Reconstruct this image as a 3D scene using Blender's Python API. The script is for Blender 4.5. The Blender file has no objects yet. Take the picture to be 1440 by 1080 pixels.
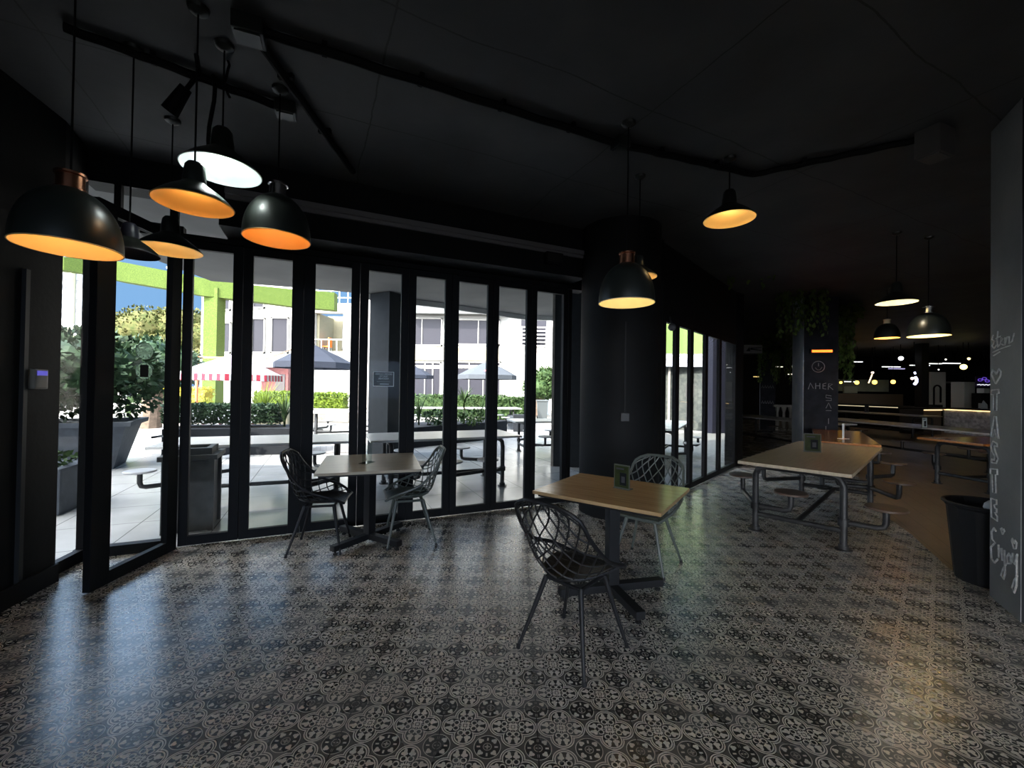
import bpy, bmesh, math, random
from mathutils import Vector, Matrix
PI = math.pi
SC = bpy.context.scene
COL = SC.collection
rnd = random.Random(7)

# ------------------------------------------------------------------ camera
FPX, YAW, PITCH, ROLL, EYE = 585.015, -0.0155176, 0.0100875, 0.0148013, 1.58766
_cy, _sy = math.cos(YAW), math.sin(YAW)
_fw = Vector((_sy * math.cos(PITCH), _cy * math.cos(PITCH), math.sin(PITCH)))
_r0 = Vector((_cy, -_sy, 0)); _u0 = _r0.cross(_fw)
_R = _r0 * math.cos(ROLL) + _u0 * math.sin(ROLL)
_U = -_r0 * math.sin(ROLL) + _u0 * math.cos(ROLL)
cam_data = bpy.data.cameras.new('camera')
cam_data.sensor_fit = 'HORIZONTAL'; cam_data.sensor_width = 36.0
cam_data.lens = 36.0 * FPX / 1440.0
cam_data.clip_start = 0.05; cam_data.clip_end = 500
cam = bpy.data.objects.new('camera', cam_data); COL.objects.link(cam)
cam.matrix_world = Matrix(((_R.x, _U.x, -_fw.x, 0), (_R.y, _U.y, -_fw.y, 0), (_R.z, _U.z, -_fw.z, EYE), (0, 0, 0, 1)))
SC.camera = cam

def ray(x, y):
    return _R * ((x - 720) / FPX) - _U * ((y - 540) / FPX) + _fw
def at(x, y, Y):                      # the point seen at (x, y) at distance Y along the room
    d = ray(x, y); t = Y / d.y
    return Vector((d.x * t, Y, EYE + d.z * t))
def fl(x, y, z=0.0):                  # the point seen at (x, y) on the level z
    d = ray(x, y); t = (z - EYE) / d.z
    return Vector((d.x * t, d.y * t, z))

# ------------------------------------------------------------------ world, sun, exposure
vs = SC.view_settings
SC.display_settings.display_device = 'sRGB'
vs.view_transform = 'Standard'; vs.look = 'None'; vs.exposure = 3.5; vs.gamma = 1.0
try: vs.use_curve_mapping = False
except Exception: pass
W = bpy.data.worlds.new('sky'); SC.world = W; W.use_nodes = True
wn = W.node_tree; wn.nodes.clear()
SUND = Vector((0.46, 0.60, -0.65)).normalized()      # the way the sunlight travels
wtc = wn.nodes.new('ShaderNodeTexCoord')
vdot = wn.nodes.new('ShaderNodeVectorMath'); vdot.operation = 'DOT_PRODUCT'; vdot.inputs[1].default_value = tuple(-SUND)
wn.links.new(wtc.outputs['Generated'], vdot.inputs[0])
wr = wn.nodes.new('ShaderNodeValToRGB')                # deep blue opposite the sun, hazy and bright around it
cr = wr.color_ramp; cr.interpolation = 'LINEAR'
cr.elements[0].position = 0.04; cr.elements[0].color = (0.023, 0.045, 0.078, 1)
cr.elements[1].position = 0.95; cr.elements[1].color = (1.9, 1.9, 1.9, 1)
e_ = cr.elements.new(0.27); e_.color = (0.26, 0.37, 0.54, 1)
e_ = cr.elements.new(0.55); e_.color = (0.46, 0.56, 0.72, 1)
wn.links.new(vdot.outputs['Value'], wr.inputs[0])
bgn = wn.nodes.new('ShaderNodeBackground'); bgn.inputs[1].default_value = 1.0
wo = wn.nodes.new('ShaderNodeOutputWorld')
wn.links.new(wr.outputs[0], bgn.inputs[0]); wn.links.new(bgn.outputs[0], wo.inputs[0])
sun_d = bpy.data.lights.new('sun', 'SUN'); sun_d.energy = 1.25; sun_d.angle = 0.0093; sun_d.color = (1.0, 0.94, 0.84)
sun = bpy.data.objects.new('sun', sun_d); COL.objects.link(sun)
sun.rotation_euler = SUND.to_track_quat('-Z', 'Y').to_euler()
sun.location = (-20, -20, 30)
try:
    SC.cycles.use_denoising = True
    SC.cycles.max_bounces = 10; SC.cycles.diffuse_bounces = 5; SC.cycles.glossy_bounces = 4
    SC.cycles.transparent_max_bounces = 24; SC.cycles.sample_clamp_indirect = 6.0
    SC.cycles.caustics_reflective = False; SC.cycles.caustics_refractive = False
except Exception: pass

# ------------------------------------------------------------------ materials
class Ex:                                   # tiny expression builder for node maths
    nt = None
    def __init__(s, sock): s.s = sock
    @staticmethod
    def op(o, *a):
        n = Ex.nt.nodes.new('ShaderNodeMath'); n.operation = o
        for i, v in enumerate(a):
            if isinstance(v, Ex): Ex.nt.links.new(v.s, n.inputs[i])
            else: n.inputs[i].default_value = v
        return Ex(n.outputs[0])
    def __add__(s, o): return Ex.op('ADD', s, o)
    def __radd__(s, o): return Ex.op('ADD', o, s)
    def __sub__(s, o): return Ex.op('SUBTRACT', s, o)
    def __rsub__(s, o): return Ex.op('SUBTRACT', o, s)
    def __mul__(s, o): return Ex.op('MULTIPLY', s, o)
    def __truediv__(s, o): return Ex.op('DIVIDE', s, o)
    def lt(s, o): return Ex.op('LESS_THAN', s, o)
    def gt(s, o): return Ex.op('GREATER_THAN', s, o)
MATS = {}
def mat(name, col, rough=0.5, metal=0.0, var=0.0, vscale=8.0, spec=0.5, bump=0.0, bscale=60.0, col2=None):
    if name in MATS: return MATS[name]
    m = bpy.data.materials.new(name); m.use_nodes = True
    nt = m.node_tree; b = nt.nodes['Principled BSDF']
    b.inputs['Base Color'].default_value = (*col, 1); b.inputs['Roughness'].default_value = rough
    b.inputs['Metallic'].default_value = metal; b.inputs['Specular IOR Level'].default_value = spec
    tc = nt.nodes.new('ShaderNodeTexCoord')
    if var or col2:
        n = nt.nodes.new('ShaderNodeTexNoise'); n.inputs['Scale'].default_value = vscale; n.inputs['Detail'].default_value = 6
        nt.links.new(tc.outputs['Object'], n.inputs['Vector'])
        r = nt.nodes.new('ShaderNodeValToRGB')
        c2 = col2 or tuple(min(1, c * (1 + var)) for c in col)
        c1 = col if col2 else tuple(c * (1 - var) for c in col)
        r.color_ramp.elements[0].position = 0.35; r.color_ramp.elements[1].position = 0.65
        r.color_ramp.elements[0].color = (*c1, 1); r.color_ramp.elements[1].color = (*c2, 1)
        nt.links.new(n.outputs['Fac'], r.inputs[0]); nt.links.new(r.outputs[0], b.inputs['Base Color'])
    if bump:
        n2 = nt.nodes.new('ShaderNodeTexNoise'); n2.inputs['Scale'].default_value = bscale; n2.inputs['Detail'].default_value = 4
        nt.links.new(tc.outputs['Object'], n2.inputs['Vector'])
        bp = nt.nodes.new('ShaderNodeBump'); bp.inputs['Strength'].default_value = bump; bp.inputs['Distance'].default_value = 0.01
        nt.links.new(n2.outputs['Fac'], bp.inputs['Height']); nt.links.new(bp.outputs[0], b.inputs['Normal'])
    MATS[name] = m
    return m
def glow(name, col, power):
    if name in MATS: return MATS[name]
    m = bpy.data.materials.new(name); m.use_nodes = True
    b = m.node_tree.nodes['Principled BSDF']
    b.inputs['Base Color'].default_value = (*col, 1)
    b.inputs['Emission Color'].default_value = (*col, 1); b.inputs['Emission Strength'].default_value = power
    MATS[name] = m
    return m
def glass_mat(name, tint, refl=1.0):
    m = bpy.data.materials.new(name); m.use_nodes = True
    nt = m.node_tree; nt.nodes.clear()
    o = nt.nodes.new('ShaderNodeOutputMaterial'); mx = nt.nodes.new('ShaderNodeMixShader')
    t = nt.nodes.new('ShaderNodeBsdfTransparent'); t.inputs[0].default_value = (*tint, 1)
    g = nt.nodes.new('ShaderNodeBsdfGlossy'); g.inputs['Roughness'].default_value = 0.01
    f = nt.nodes.new('ShaderNodeLayerWeight'); Ex.nt = nt
    mm = Ex.op('MINIMUM', (0.0035 + Ex.op('POWER', Ex(f.outputs['Facing']), 5.0) * 0.5) * refl, 1.0)
    nt.links.new(mm.s, mx.inputs[0])
    nt.links.new(t.outputs[0], mx.inputs[1]); nt.links.new(g.outputs[0], mx.inputs[2]); nt.links.new(mx.outputs[0], o.inputs[0])
    MATS[name] = m
    return m
GLASS = glass_mat('clear_glass', (0.97, 0.98, 0.975))
def film_mat():
    m = bpy.data.materials.new('sticker_film'); m.use_nodes = True; nt = m.node_tree; nt.nodes.clear()
    o = nt.nodes.new('ShaderNodeOutputMaterial'); mx = nt.nodes.new('ShaderNodeMixShader'); mx.inputs[0].default_value = 0.55
    t = nt.nodes.new('ShaderNodeBsdfTransparent'); g = nt.nodes.new('ShaderNodeBsdfTranslucent'); g.inputs[0].default_value = (0.20, 0.27, 0.17, 1)
    nt.links.new(t.outputs[0], mx.inputs[1]); nt.links.new(g.outputs[0], mx.inputs[2]); nt.links.new(mx.outputs[0], o.inputs[0])
    return m
FILM = film_mat()

def eabs(a): return Ex.op('ABSOLUTE', a)
def emax(a, b): return Ex.op('MAXIMUM', a, b)
def emin(a, b): return Ex.op('MINIMUM', a, b)
def elen(a, b): return Ex.op('SQRT', a * a + b * b)

def floor_material():                       # grey cement tile with quatrefoil and trefoil ornament
    m = bpy.data.materials.new('ornament_tile'); m.use_nodes = True
    nt = m.node_tree; Ex.nt = nt; b = nt.nodes['Principled BSDF']
    tc = nt.nodes.new('ShaderNodeTexCoord'); sp = nt.nodes.new('ShaderNodeSeparateXYZ')
    nt.links.new(tc.outputs['Object'], sp.inputs[0])
    gx = (Ex(sp.outputs[0]) + 45 * 2 + 1.68934) / 0.225
    gy = (Ex(sp.outputs[1]) + 45 * 2 - 1.63008) / 0.225
    u = eabs(Ex.op('FRACT', gx) - 0.5); v = eabs(Ex.op('FRACT', gy) - 0.5)
    a = emax(u, v); c = emin(u, v)
    d = elen(a - 0.25, c)
    line1 = eabs(d - 0.234).lt(0.0125)
    line2 = eabs(d - 0.192).lt(0.0125)
    leaf = elen((a - 0.325) / 0.085, (c - 0.068) / 0.036).lt(1.0)
    leaf = emax(leaf, elen(a - 0.296, c - 0.106).lt(0.036))
    leaf = emax(leaf, elen(a - 0.296, c - 0.038).lt(0.028))
    scroll = emin(eabs(elen(a - 0.185, c - 0.070) - 0.056).lt(0.013), a.lt(0.235))
    star = (eabs(a - 0.072) / 1.5 + eabs(c - 0.045)).lt(0.026)
    stem = emin(c.lt(0.007), eabs(a - 0.105).lt(0.06))
    q1 = 0.5 - a; q2 = 0.5 - c; qc = elen(q1, q2)
    ring = emax(eabs(qc - 0.080).lt(0.008), emin(q1.lt(0.014), q2.lt(0.052)))
    tre = emax(elen(q1 - 0.106, q2 - 0.142).lt(0.032), elen(q1 - 0.146, q2 - 0.152).lt(0.032))
    tre = emax(tre, eabs(q1 - q2).lt(0.008) * eabs(qc - 0.225).lt(0.045))
    bar = emin(q1.lt(0.017), eabs(q2 - 0.175).lt(0.034))
    arc = emin(eabs(qc - 0.262).lt(0.007), d.gt(0.268))
    field = emin(d.gt(0.262), qc.gt(0.262))
    outside = d.gt(0.25)
    lines = emax(emax(line1, line2), emax(emax(leaf, scroll), emax(star, stem)))
    lines = emax(lines, emin(outside, emax(emax(tre, bar), arc)))
    lines = emax(lines, field * 0.10)
    lines = emax(lines, emin(outside, ring) * 0.55)
    n = nt.nodes.new('ShaderNodeTexNoise'); n.inputs['Scale'].default_value = 3.0; n.inputs['Detail'].default_value = 8
    nt.links.new(tc.outputs['Object'], n.inputs['Vector'])
    lines = lines * (0.78 + Ex(n.outputs['Fac']) * 0.40)
    h = gx * 0.5; k = gy * 0.5
    gr = emin(0.5 - eabs(Ex.op('FRACT', h) - 0.5), 0.5 - eabs(Ex.op('FRACT', k) - 0.5))
    grout = gr.lt(0.0058)
    mx = nt.nodes.new('ShaderNodeMix'); mx.data_type = 'RGBA'
    mx.inputs[6].default_value = (0.040, 0.039, 0.037, 1); mx.inputs[7].default_value = (0.72, 0.665, 0.575, 1)
    nt.links.new(lines.s, mx.inputs[0])
    m2 = nt.nodes.new('ShaderNodeMix'); m2.data_type = 'RGBA'
    nt.links.new(grout.s, m2.inputs[0]); nt.links.new(mx.outputs[2], m2.inputs[6]); m2.inputs[7].default_value = (0.02, 0.02, 0.02, 1)
    nt.links.new(m2.outputs[2], b.inputs['Base Color'])
    rg = 0.215 + Ex(n.outputs['Fac']) * 0.11
    nt.links.new(rg.s, b.inputs['Roughness'])
    b.inputs['Specular IOR Level'].default_value = 0.6; b.inputs['IOR'].default_value = 1.9
    n3 = nt.nodes.new('ShaderNodeTexNoise'); n3.inputs['Scale'].default_value = 14.0; n3.inputs['Detail'].default_value = 2
    nt.links.new(tc.outputs['Object'], n3.inputs['Vector'])
    bp = nt.nodes.new('ShaderNodeBump'); bp.inputs['Strength'].default_value = 0.06; bp.inputs['Distance'].default_value = 0.01
    nt.links.new(n3.outputs['Fac'], bp.inputs['Height']); nt.links.new(bp.outputs[0], b.inputs['Normal'])
    return m

def grid_material(name, col, line, cell, rot, rough, lw=0.006, cell_y=None, var=0.12, spec=0.5):
    m = bpy.data.materials.new(name); m.use_nodes = True
    nt = m.node_tree; Ex.nt = nt; b = nt.nodes['Principled BSDF']
    tc = nt.nodes.new('ShaderNodeTexCoord'); mp = nt.nodes.new('ShaderNodeMapping')
    mp.inputs['Rotation'].default_value = (0, 0, rot)
    nt.links.new(tc.outputs['Object'], mp.inputs[0])
    sp = nt.nodes.new('ShaderNodeSeparateXYZ'); nt.links.new(mp.outputs[0], sp.inputs[0])
    cy = cell_y or cell
    gx = Ex.op('FRACT', (Ex(sp.outputs[0]) + 200.3) / cell); gy = Ex.op('FRACT', (Ex(sp.outputs[1]) + 200.3) / cy)
    g = emin((0.5 - eabs(gx - 0.5)) * cell, (0.5 - eabs(gy - 0.5)) * cy).lt(lw)
    n = nt.nodes.new('ShaderNodeTexNoise'); n.inputs['Scale'].default_value = 2.2; n.inputs['Detail'].default_value = 7
    nt.links.new(tc.outputs['Object'], n.inputs['Vector'])
    r = nt.nodes.new('ShaderNodeValToRGB')
    r.color_ramp.elements[0].position = 0.3; r.color_ramp.elements[1].position = 0.7
    r.color_ramp.elements[0].color = (*[c * (1 - var) for c in col], 1); r.color_ramp.elements[1].color = (*[c * (1 + var) for c in col], 1)
    nt.links.new(n.outputs['Fac'], r.inputs[0])
    mx = nt.nodes.new('ShaderNodeMix'); mx.data_type = 'RGBA'; mx.inputs[7].default_value = (*line, 1)
    nt.links.new(g.s, mx.inputs[0]); nt.links.new(r.outputs[0], mx.inputs[6]); nt.links.new(mx.outputs[2], b.inputs['Base Color'])
    b.inputs['Roughness'].default_value = rough; b.inputs['Specular IOR Level'].default_value = spec
    MATS[name] = m
    return m

def grain_material(name, c1, c2, rough, scale=3.0, stretch=14.0, spec=0.5):
    m = bpy.data.materials.new(name); m.use_nodes = True
    nt = m.node_tree; b = nt.nodes['Principled BSDF']
    tc = nt.nodes.new('ShaderNodeTexCoord'); mp = nt.nodes.new('ShaderNodeMapping')
    mp.inputs['Scale'].default_value = (1.0, stretch, 1.0)
    nt.links.new(tc.outputs['Object'], mp.inputs[0])
    n = nt.nodes.new('ShaderNodeTexNoise'); n.inputs['Scale'].default_value = scale; n.inputs['Detail'].default_value = 9; n.inputs['Distortion'].default_value = 0.6
    nt.links.new(mp.outputs[0], n.inputs['Vector'])
    r = nt.nodes.new('ShaderNodeValToRGB')
    r.color_ramp.elements[0].position = 0.3; r.color_ramp.elements[1].position = 0.7
    r.color_ramp.elements[0].color = (*c1, 1); r.color_ramp.elements[1].color = (*c2, 1)
    nt.links.new(n.outputs['Fac'], r.inputs[0]); nt.links.new(r.outputs[0], b.inputs['Base Color'])
    b.inputs['Roughness'].default_value = rough; b.inputs['Specular IOR Level'].default_value = spec
    MATS[name] = m
    return m

def stripe_material(name, c1, c2, n_stripes):     # radial stripes round the object's own z axis
    m = bpy.data.materials.new(name); m.use_nodes = True
    nt = m.node_tree; Ex.nt = nt; b = nt.nodes['Principled BSDF']
    tc = nt.nodes.new('ShaderNodeTexCoord'); sp = nt.nodes.new('ShaderNodeSeparateXYZ')
    nt.links.new(tc.outputs['Object'], sp.inputs[0])
    an = Ex.op('ARCTAN2', Ex(sp.outputs[1]), Ex(sp.outputs[0])) / (2 * PI) + 1.0
    s = Ex.op('FRACT', an * n_stripes).gt(0.5)
    mx = nt.nodes.new('ShaderNodeMix'); mx.data_type = 'RGBA'
    mx.inputs[6].default_value = (*c1, 1); mx.inputs[7].default_value = (*c2, 1)
    nt.links.new(s.s, mx.inputs[0]); nt.links.new(mx.outputs[2], b.inputs['Base Color'])
    b.inputs['Roughness'].default_value = 0.8
    MATS[name] = m
    return m

def ceiling_joints(m):                      # board joints and hairline cracks, wandering a little
    nt = m.node_tree; Ex.nt = nt; b = nt.nodes['Principled BSDF']
    src = b.inputs['Base Color'].links[0].from_socket
    tc = nt.nodes.new('ShaderNodeTexCoord'); n = nt.nodes.new('ShaderNodeTexNoise'); n.inputs['Scale'].default_value = 1.1; n.inputs['Detail'].default_value = 8
    nt.links.new(tc.outputs['Object'], n.inputs['Vector'])
    mp = nt.nodes.new('ShaderNodeMapping'); mp.inputs['Rotation'].default_value = (0, 0, math.radians(-27)); nt.links.new(tc.outputs['Object'], mp.inputs[0])
    sp = nt.nodes.new('ShaderNodeSeparateXYZ'); nt.links.new(mp.outputs[0], sp.inputs[0])
    w = (Ex(n.outputs['Fac']) - 0.5) * 0.16
    gx = Ex.op('FRACT', (Ex(sp.outputs[0]) + 60.4 + w) / 1.9); gy = Ex.op('FRACT', (Ex(sp.outputs[1]) + 60.9 + w) / 1.15)
    g = emin((0.5 - eabs(gx - 0.5)) * 1.9, (0.5 - eabs(gy - 0.5)) * 1.15).lt(0.0055)
    mx = nt.nodes.new('ShaderNodeMix'); mx.data_type = 'RGBA'; mx.inputs[7].default_value = (.012, .012, .012, 1)
    nt.links.new(g.s, mx.inputs[0]); nt.links.new(src, mx.inputs[6]); nt.links.new(mx.outputs[2], b.inputs['Base Color'])
BLACK = mat('black_wall_paint', (0.0085, 0.009, 0.0095), 0.65, spec=0.15, var=0.15, vscale=2.0, bump=0.15, bscale=25)
CEILP = mat('black_ceiling_paint', (0.045, 0.047, 0.049), 0.62, var=0.25, vscale=1.3, bump=0.3, bscale=9)
FRAME = mat('black_aluminium', (0.008, 0.0083, 0.009), 0.55, spec=0.12)
STEEL = mat('black_steel', (0.011, 0.011, 0.012), 0.5, spec=0.25)
PIPE = mat('dark_galvanised_pipe', (0.030, 0.030, 0.031), 0.48, 0.45, var=0.25, vscale=12)
COPPER = mat('copper', (0.55, 0.24, 0.14), 0.25, 1.0)
CHROME = mat('chrome', (0.8, 0.8, 0.8), 0.18, 1.0)
SHADE = mat('black_green_enamel', (0.016, 0.019, 0.016), 0.32, spec=0.5)
CABLE = mat('black_cable', (0.006, 0.006, 0.006), 0.7, spec=0.1)
OAK = grain_material('varnished_plywood', (0.36, 0.235, 0.115), (0.49, 0.335, 0.175), 0.24)
PALEOAK = grain_material('pale_worn_wood', (0.36, 0.30, 0.21), (0.47, 0.40, 0.29), 0.30)
REDWOOD = grain_material('amber_varnished_wood', (0.30, 0.105, 0.025), (0.44, 0.18, 0.05), 0.20)
GREYTOP = mat('pale_laminate', (0.48, 0.47, 0.45), 0.30, var=0.06, vscale=4)
SEATM = mat('brown_seat_board', (0.085, 0.055, 0.040), 0.45, var=0.2)
GREYSEAT = mat('grey_seat_board', (0.30, 0.30, 0.31), 0.4, var=0.1)
CHAIRBACKLIT_BLACK = mat('backlit_black_chair_plastic', (0.012, 0.012, 0.013), 0.48, spec=0.25)  # same chairs as the sage ones, backlit look put into the colour
CHAIRSAGE = mat('sage_grey_chair_plastic', (0.070, 0.082, 0.073), 0.42)  # lit version of the same chair plastic
WHITE = mat('white_plaster', (0.42, 0.405, 0.375), 0.85, var=0.04, vscale=1.0)
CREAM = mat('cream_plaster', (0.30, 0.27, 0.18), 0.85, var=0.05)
SHADEGREY = mat('overhang_shade_grey', (0.10, 0.105, 0.105), 0.7, var=0.06)
DARKGLASS = mat('dark_window_glass', (0.035, 0.034, 0.042), 0.2, spec=0.10)
WINFRAME = mat('grey_window_frame', (0.35, 0.33, 0.30), 0.5)
SOFFIT = mat('grey_soffit_plaster', (0.105, 0.106, 0.107), 0.8, var=0.10, vscale=1.2, spec=0.1)
COLGREY = mat('dark_grey_column_paint', (0.017, 0.020, 0.023), 0.6, var=0.08, spec=0.1)
TURF = mat('artificial_grass', (0.048, 0.082, 0.008), 0.95, col2=(0.092, 0.132, 0.018), vscale=22, bump=0.8, bscale=80)
LEAFDARK = mat('dark_hedge_leaf', (0.014, 0.032, 0.016), 0.5, col2=(0.036, 0.065, 0.030), vscale=6, spec=0.12)
LEAFMID = mat('mid_green_leaf', (0.022, 0.045, 0.016), 0.6, col2=(0.05, 0.082, 0.028), vscale=4, spec=0.12)
LEAFOLIVE = mat('olive_tree_leaf', (0.050, 0.066, 0.018), 0.8, col2=(0.120, 0.108, 0.040), vscale=1.6, spec=0.12)
LEAFLIME = mat('lime_leaf', (0.075, 0.12, 0.012), 0.5, col2=(0.14, 0.19, 0.022), vscale=5, spec=0.12)
LEAFVINE = mat('indoor_vine_leaf', (0.07, 0.13, 0.030), 0.5, col2=(0.14, 0.20, 0.05), vscale=6, spec=0.12)
YELLOW = mat('yellow_flower', (0.36, 0.27, 0.01), 0.6, col2=(0.26, 0.25, 0.015), vscale=9)
WHITEFLOWER = mat('white_flower', (0.80, 0.80, 0.82), 0.6)
BARK = mat('brown_bark', (0.12, 0.085, 0.06), 0.9, var=0.3)
PLANTER = mat('charcoal_planter_render', (0.018, 0.020, 0.024), 0.75, var=0.12, spec=0.1)
POTGREY = mat('grey_pot_render', (0.062, 0.070, 0.082), 0.7, var=0.12, spec=0.1)
CONCRETE = mat('pale_concrete', (0.17, 0.16, 0.145), 0.85, var=0.12)
SOIL = mat('dark_soil', (0.04, 0.03, 0.02), 0.95)
PARASOLGREY = mat('charcoal_canvas', (0.026, 0.029, 0.040), 0.85, spec=0.1)
PARASOLPALE = mat('faded_grey_canvas', (0.060, 0.066, 0.076), 0.85, spec=0.1)
RED = mat('red_canvas', (0.72, 0.02, 0.05), 0.8)
ORANGE = mat('orange_plastic', (0.95, 0.20, 0.02), 0.4)
RUST = mat('rust_orange_paint', (0.65, 0.20, 0.08), 0.5)
CHALK = mat('chalk_white', (0.62, 0.62, 0.60), 0.9, var=0.2, vscale=40)
PILLARM = mat('grey_graffiti_pillar', (0.14, 0.143, 0.142), 0.62, col2=(0.20, 0.203, 0.196), vscale=1.6, bump=0.2, bscale=30)
COLDARK = mat('chalkboard_column', (0.014, 0.015, 0.020), 0.7, col2=(0.026, 0.028, 0.036), vscale=4, spec=0.15)
COLDAYLIT = mat('daylit_column_side', (0.62, 0.70, 0.82), 0.4, col2=(0.80, 0.84, 0.90), vscale=3)  # pale blue colour stands in for daylight falling from the courtyard doors
SPECKLE = mat('speckled_terrazzo', (0.26, 0.26, 0.28), 0.6, col2=(0.56, 0.56, 0.58), vscale=9)
BINM = mat('black_bin_plastic', (0.012, 0.0125, 0.014), 0.5, spec=0.15)
PAPER = mat('white_paper', (0.72, 0.72, 0.70), 0.8)
CARDGREEN = mat('olive_card_print', (0.020, 0.028, 0.009), 0.5, col2=(0.034, 0.043, 0.015), vscale=10, spec=0.1)
CARDDARK = mat('dark_print', (0.008, 0.009, 0.011), 0.6, spec=0.1)
CARDGREY = mat('grey_print', (0.05, 0.05, 0.056), 0.6, spec=0.1)
FLOORM = floor_material()
WOODFLOOR = grid_material('brown_plank_floor', (0.20, 0.145, 0.095), (0.08, 0.06, 0.04), 0.18, 0.5, 0.42, 0.003, 1.4)
PAVING = grid_material('pale_terrace_tile', (0.37, 0.37, 0.365), (0.16, 0.16, 0.16), 0.8, math.radians(-25), 0.20, 0.006, 0.8, 0.10, 0.7)
DECK = grid_material('grey_timber_deck', (0.20, 0.18, 0.165), (0.08, 0.07, 0.07), 0.14, math.radians(-25), 0.6, 0.006, 6.0)
GROUND = mat('courtyard_paving', (0.20, 0.185, 0.165), 0.9, var=0.1, vscale=1.0)

# ------------------------------------------------------------------ mesh builder
def frame_of(d):
    d = Vector(d).normalized()
    a = Vector((0, 0, 1)) if abs(d.z) < 0.9 else Vector((1, 0, 0))
    x = d.cross(a).normalized(); y = d.cross(x).normalized()
    return x, y
class MB:
    def __init__(s): s.bm = bmesh.new()
    def face(s, pts):
        try: return s.bm.faces.new([s.bm.verts.new(p) for p in pts])
        except ValueError: return None
    def box(s, c, size, rz=0.0, bev=0.0, M=None):
        cx, cy, cz = c; hx, hy, hz = size[0] / 2, size[1] / 2, size[2] / 2
        co, si = math.cos(rz), math.sin(rz)
        vs_ = []
        for dz in (-hz, hz):
            for dx, dy in ((-hx, -hy), (hx, -hy), (hx, hy), (-hx, hy)):
                p = Vector((cx + dx * co - dy * si, cy + dx * si + dy * co, cz + dz))
                if M: p = M @ p
                vs_.append(s.bm.verts.new(p))
        fs = []
        for f in ((3, 2, 1, 0), (4, 5, 6, 7), (0, 1, 5, 4), (1, 2, 6, 5), (2, 3, 7, 6), (3, 0, 4, 7)):
            fs.append(s.bm.faces.new([vs_[i] for i in f]))
        if bev:
            ed = set(e for f in fs for e in f.edges)
            bmesh.ops.bevel(s.bm, geom=list(ed), offset=bev, segments=2, affect='EDGES', profile=0.7)
        return s
    def prism(s, poly, z0, z1):
        lo = [s.bm.verts.new((p[0], p[1], z0)) for p in poly]; hi = [s.bm.verts.new((p[0], p[1], z1)) for p in poly]
        n = len(poly)
        s.bm.faces.new(lo[::-1]); s.bm.faces.new(hi)
        for i in range(n):
            j = (i + 1) % n
            s.bm.faces.new((lo[i], lo[j], hi[j], hi[i]))
        return s
    def tube(s, pts, r, seg=10, cap=True, closed=False):
        pts = [Vector(p) for p in pts]; n = len(pts)
        rr = r if isinstance(r, (list, tuple)) else [r] * n
        rings = []; px = None
        for i, p in enumerate(pts):
            if closed: d = pts[(i + 1) % n] - pts[i - 1]
            else: d = pts[min(i + 1, n - 1)] - pts[max(i - 1, 0)]
            if d.length < 1e-9: d = Vector((0, 0, 1))
            d.normalize()
            if px is None: x, y = frame_of(d)
            else:
                x = px - d * px.dot(d)
                x = x.normalized() if x.length > 1e-6 else frame_of(d)[0]
                y = d.cross(x)
            px = x
            rings.append([s.bm.verts.new(p + (x * math.cos(2 * PI * k / seg) + y * math.sin(2 * PI * k / seg)) * rr[i]) for k in range(seg)])
        m = n if closed else n - 1
        for i in range(m):
            A, B = rings[i], rings[(i + 1) % n]
            for k in range(seg):
                s.bm.faces.new((A[k], A[(k + 1) % seg], B[(k + 1) % seg], B[k]))
        if cap and not closed:
            s.bm.faces.new(rings[0][::-1]); s.bm.faces.new(rings[-1])
        return s
    def lathe(s, prof, c=(0, 0, 0), seg=32, close_top=False, close_bot=False):
        rings = []
        for r, z in prof:
            rings.append([s.bm.verts.new((c[0] + r * math.cos(2 * PI * k / seg), c[1] + r * math.sin(2 * PI * k / seg), c[2] + z)) for k in range(seg)])
        for A, B in zip(rings, rings[1:]):
            for k in range(seg):
                s.bm.faces.new((A[k], A[(k + 1) % seg], B[(k + 1) % seg], B[k]))
        if close_bot: s.bm.faces.new(rings[0][::-1])
        if close_top: s.bm.faces.new(rings[-1])
        return s
    def cyl(s, c, r, h, seg=24):
        return s.lathe([(r, 0), (r, h)], c, seg, True, True)
    def ball(s, c, r, seg=16, rings=8, sz=1.0):
        prof = [(max(1e-4, r * math.sin(PI * i / rings)), -r * sz * math.cos(PI * i / rings)) for i in range(rings + 1)]
        return s.lathe(prof, c, seg)
    def leaf(s, p, d, n, L, w):
        d = Vector(d).normalized(); sd = d.cross(n)
        sd = sd.normalized() if sd.length > 1e-6 else frame_of(d)[0]
        p = Vector(p)
        s.face((p, p + d * L * 0.5 + sd * w, p + d * L, p + d * L * 0.5 - sd * w))
    def leaves(s, c, rad, n, size, R, shell=0.55, flat=None):
        c = Vector(c)
        for _ in range(n):
            while True:
                q = Vector((R.uniform(-1, 1), R.uniform(-1, 1), R.uniform(-1, 1)))
                if shell < q.length <= 1: break
            p = c + Vector((q.x * rad[0], q.y * rad[1], q.z * rad[2]))
            d = (q.normalized() + Vector((R.uniform(-1, 1), R.uniform(-1, 1), R.uniform(-1, 1)))).normalized()
            s.leaf(p, d, Vector((R.uniform(-1, 1), R.uniform(-1, 1), R.uniform(0, 1))), size * R.uniform(0.7, 1.3), size * 0.3)
        return s
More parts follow.
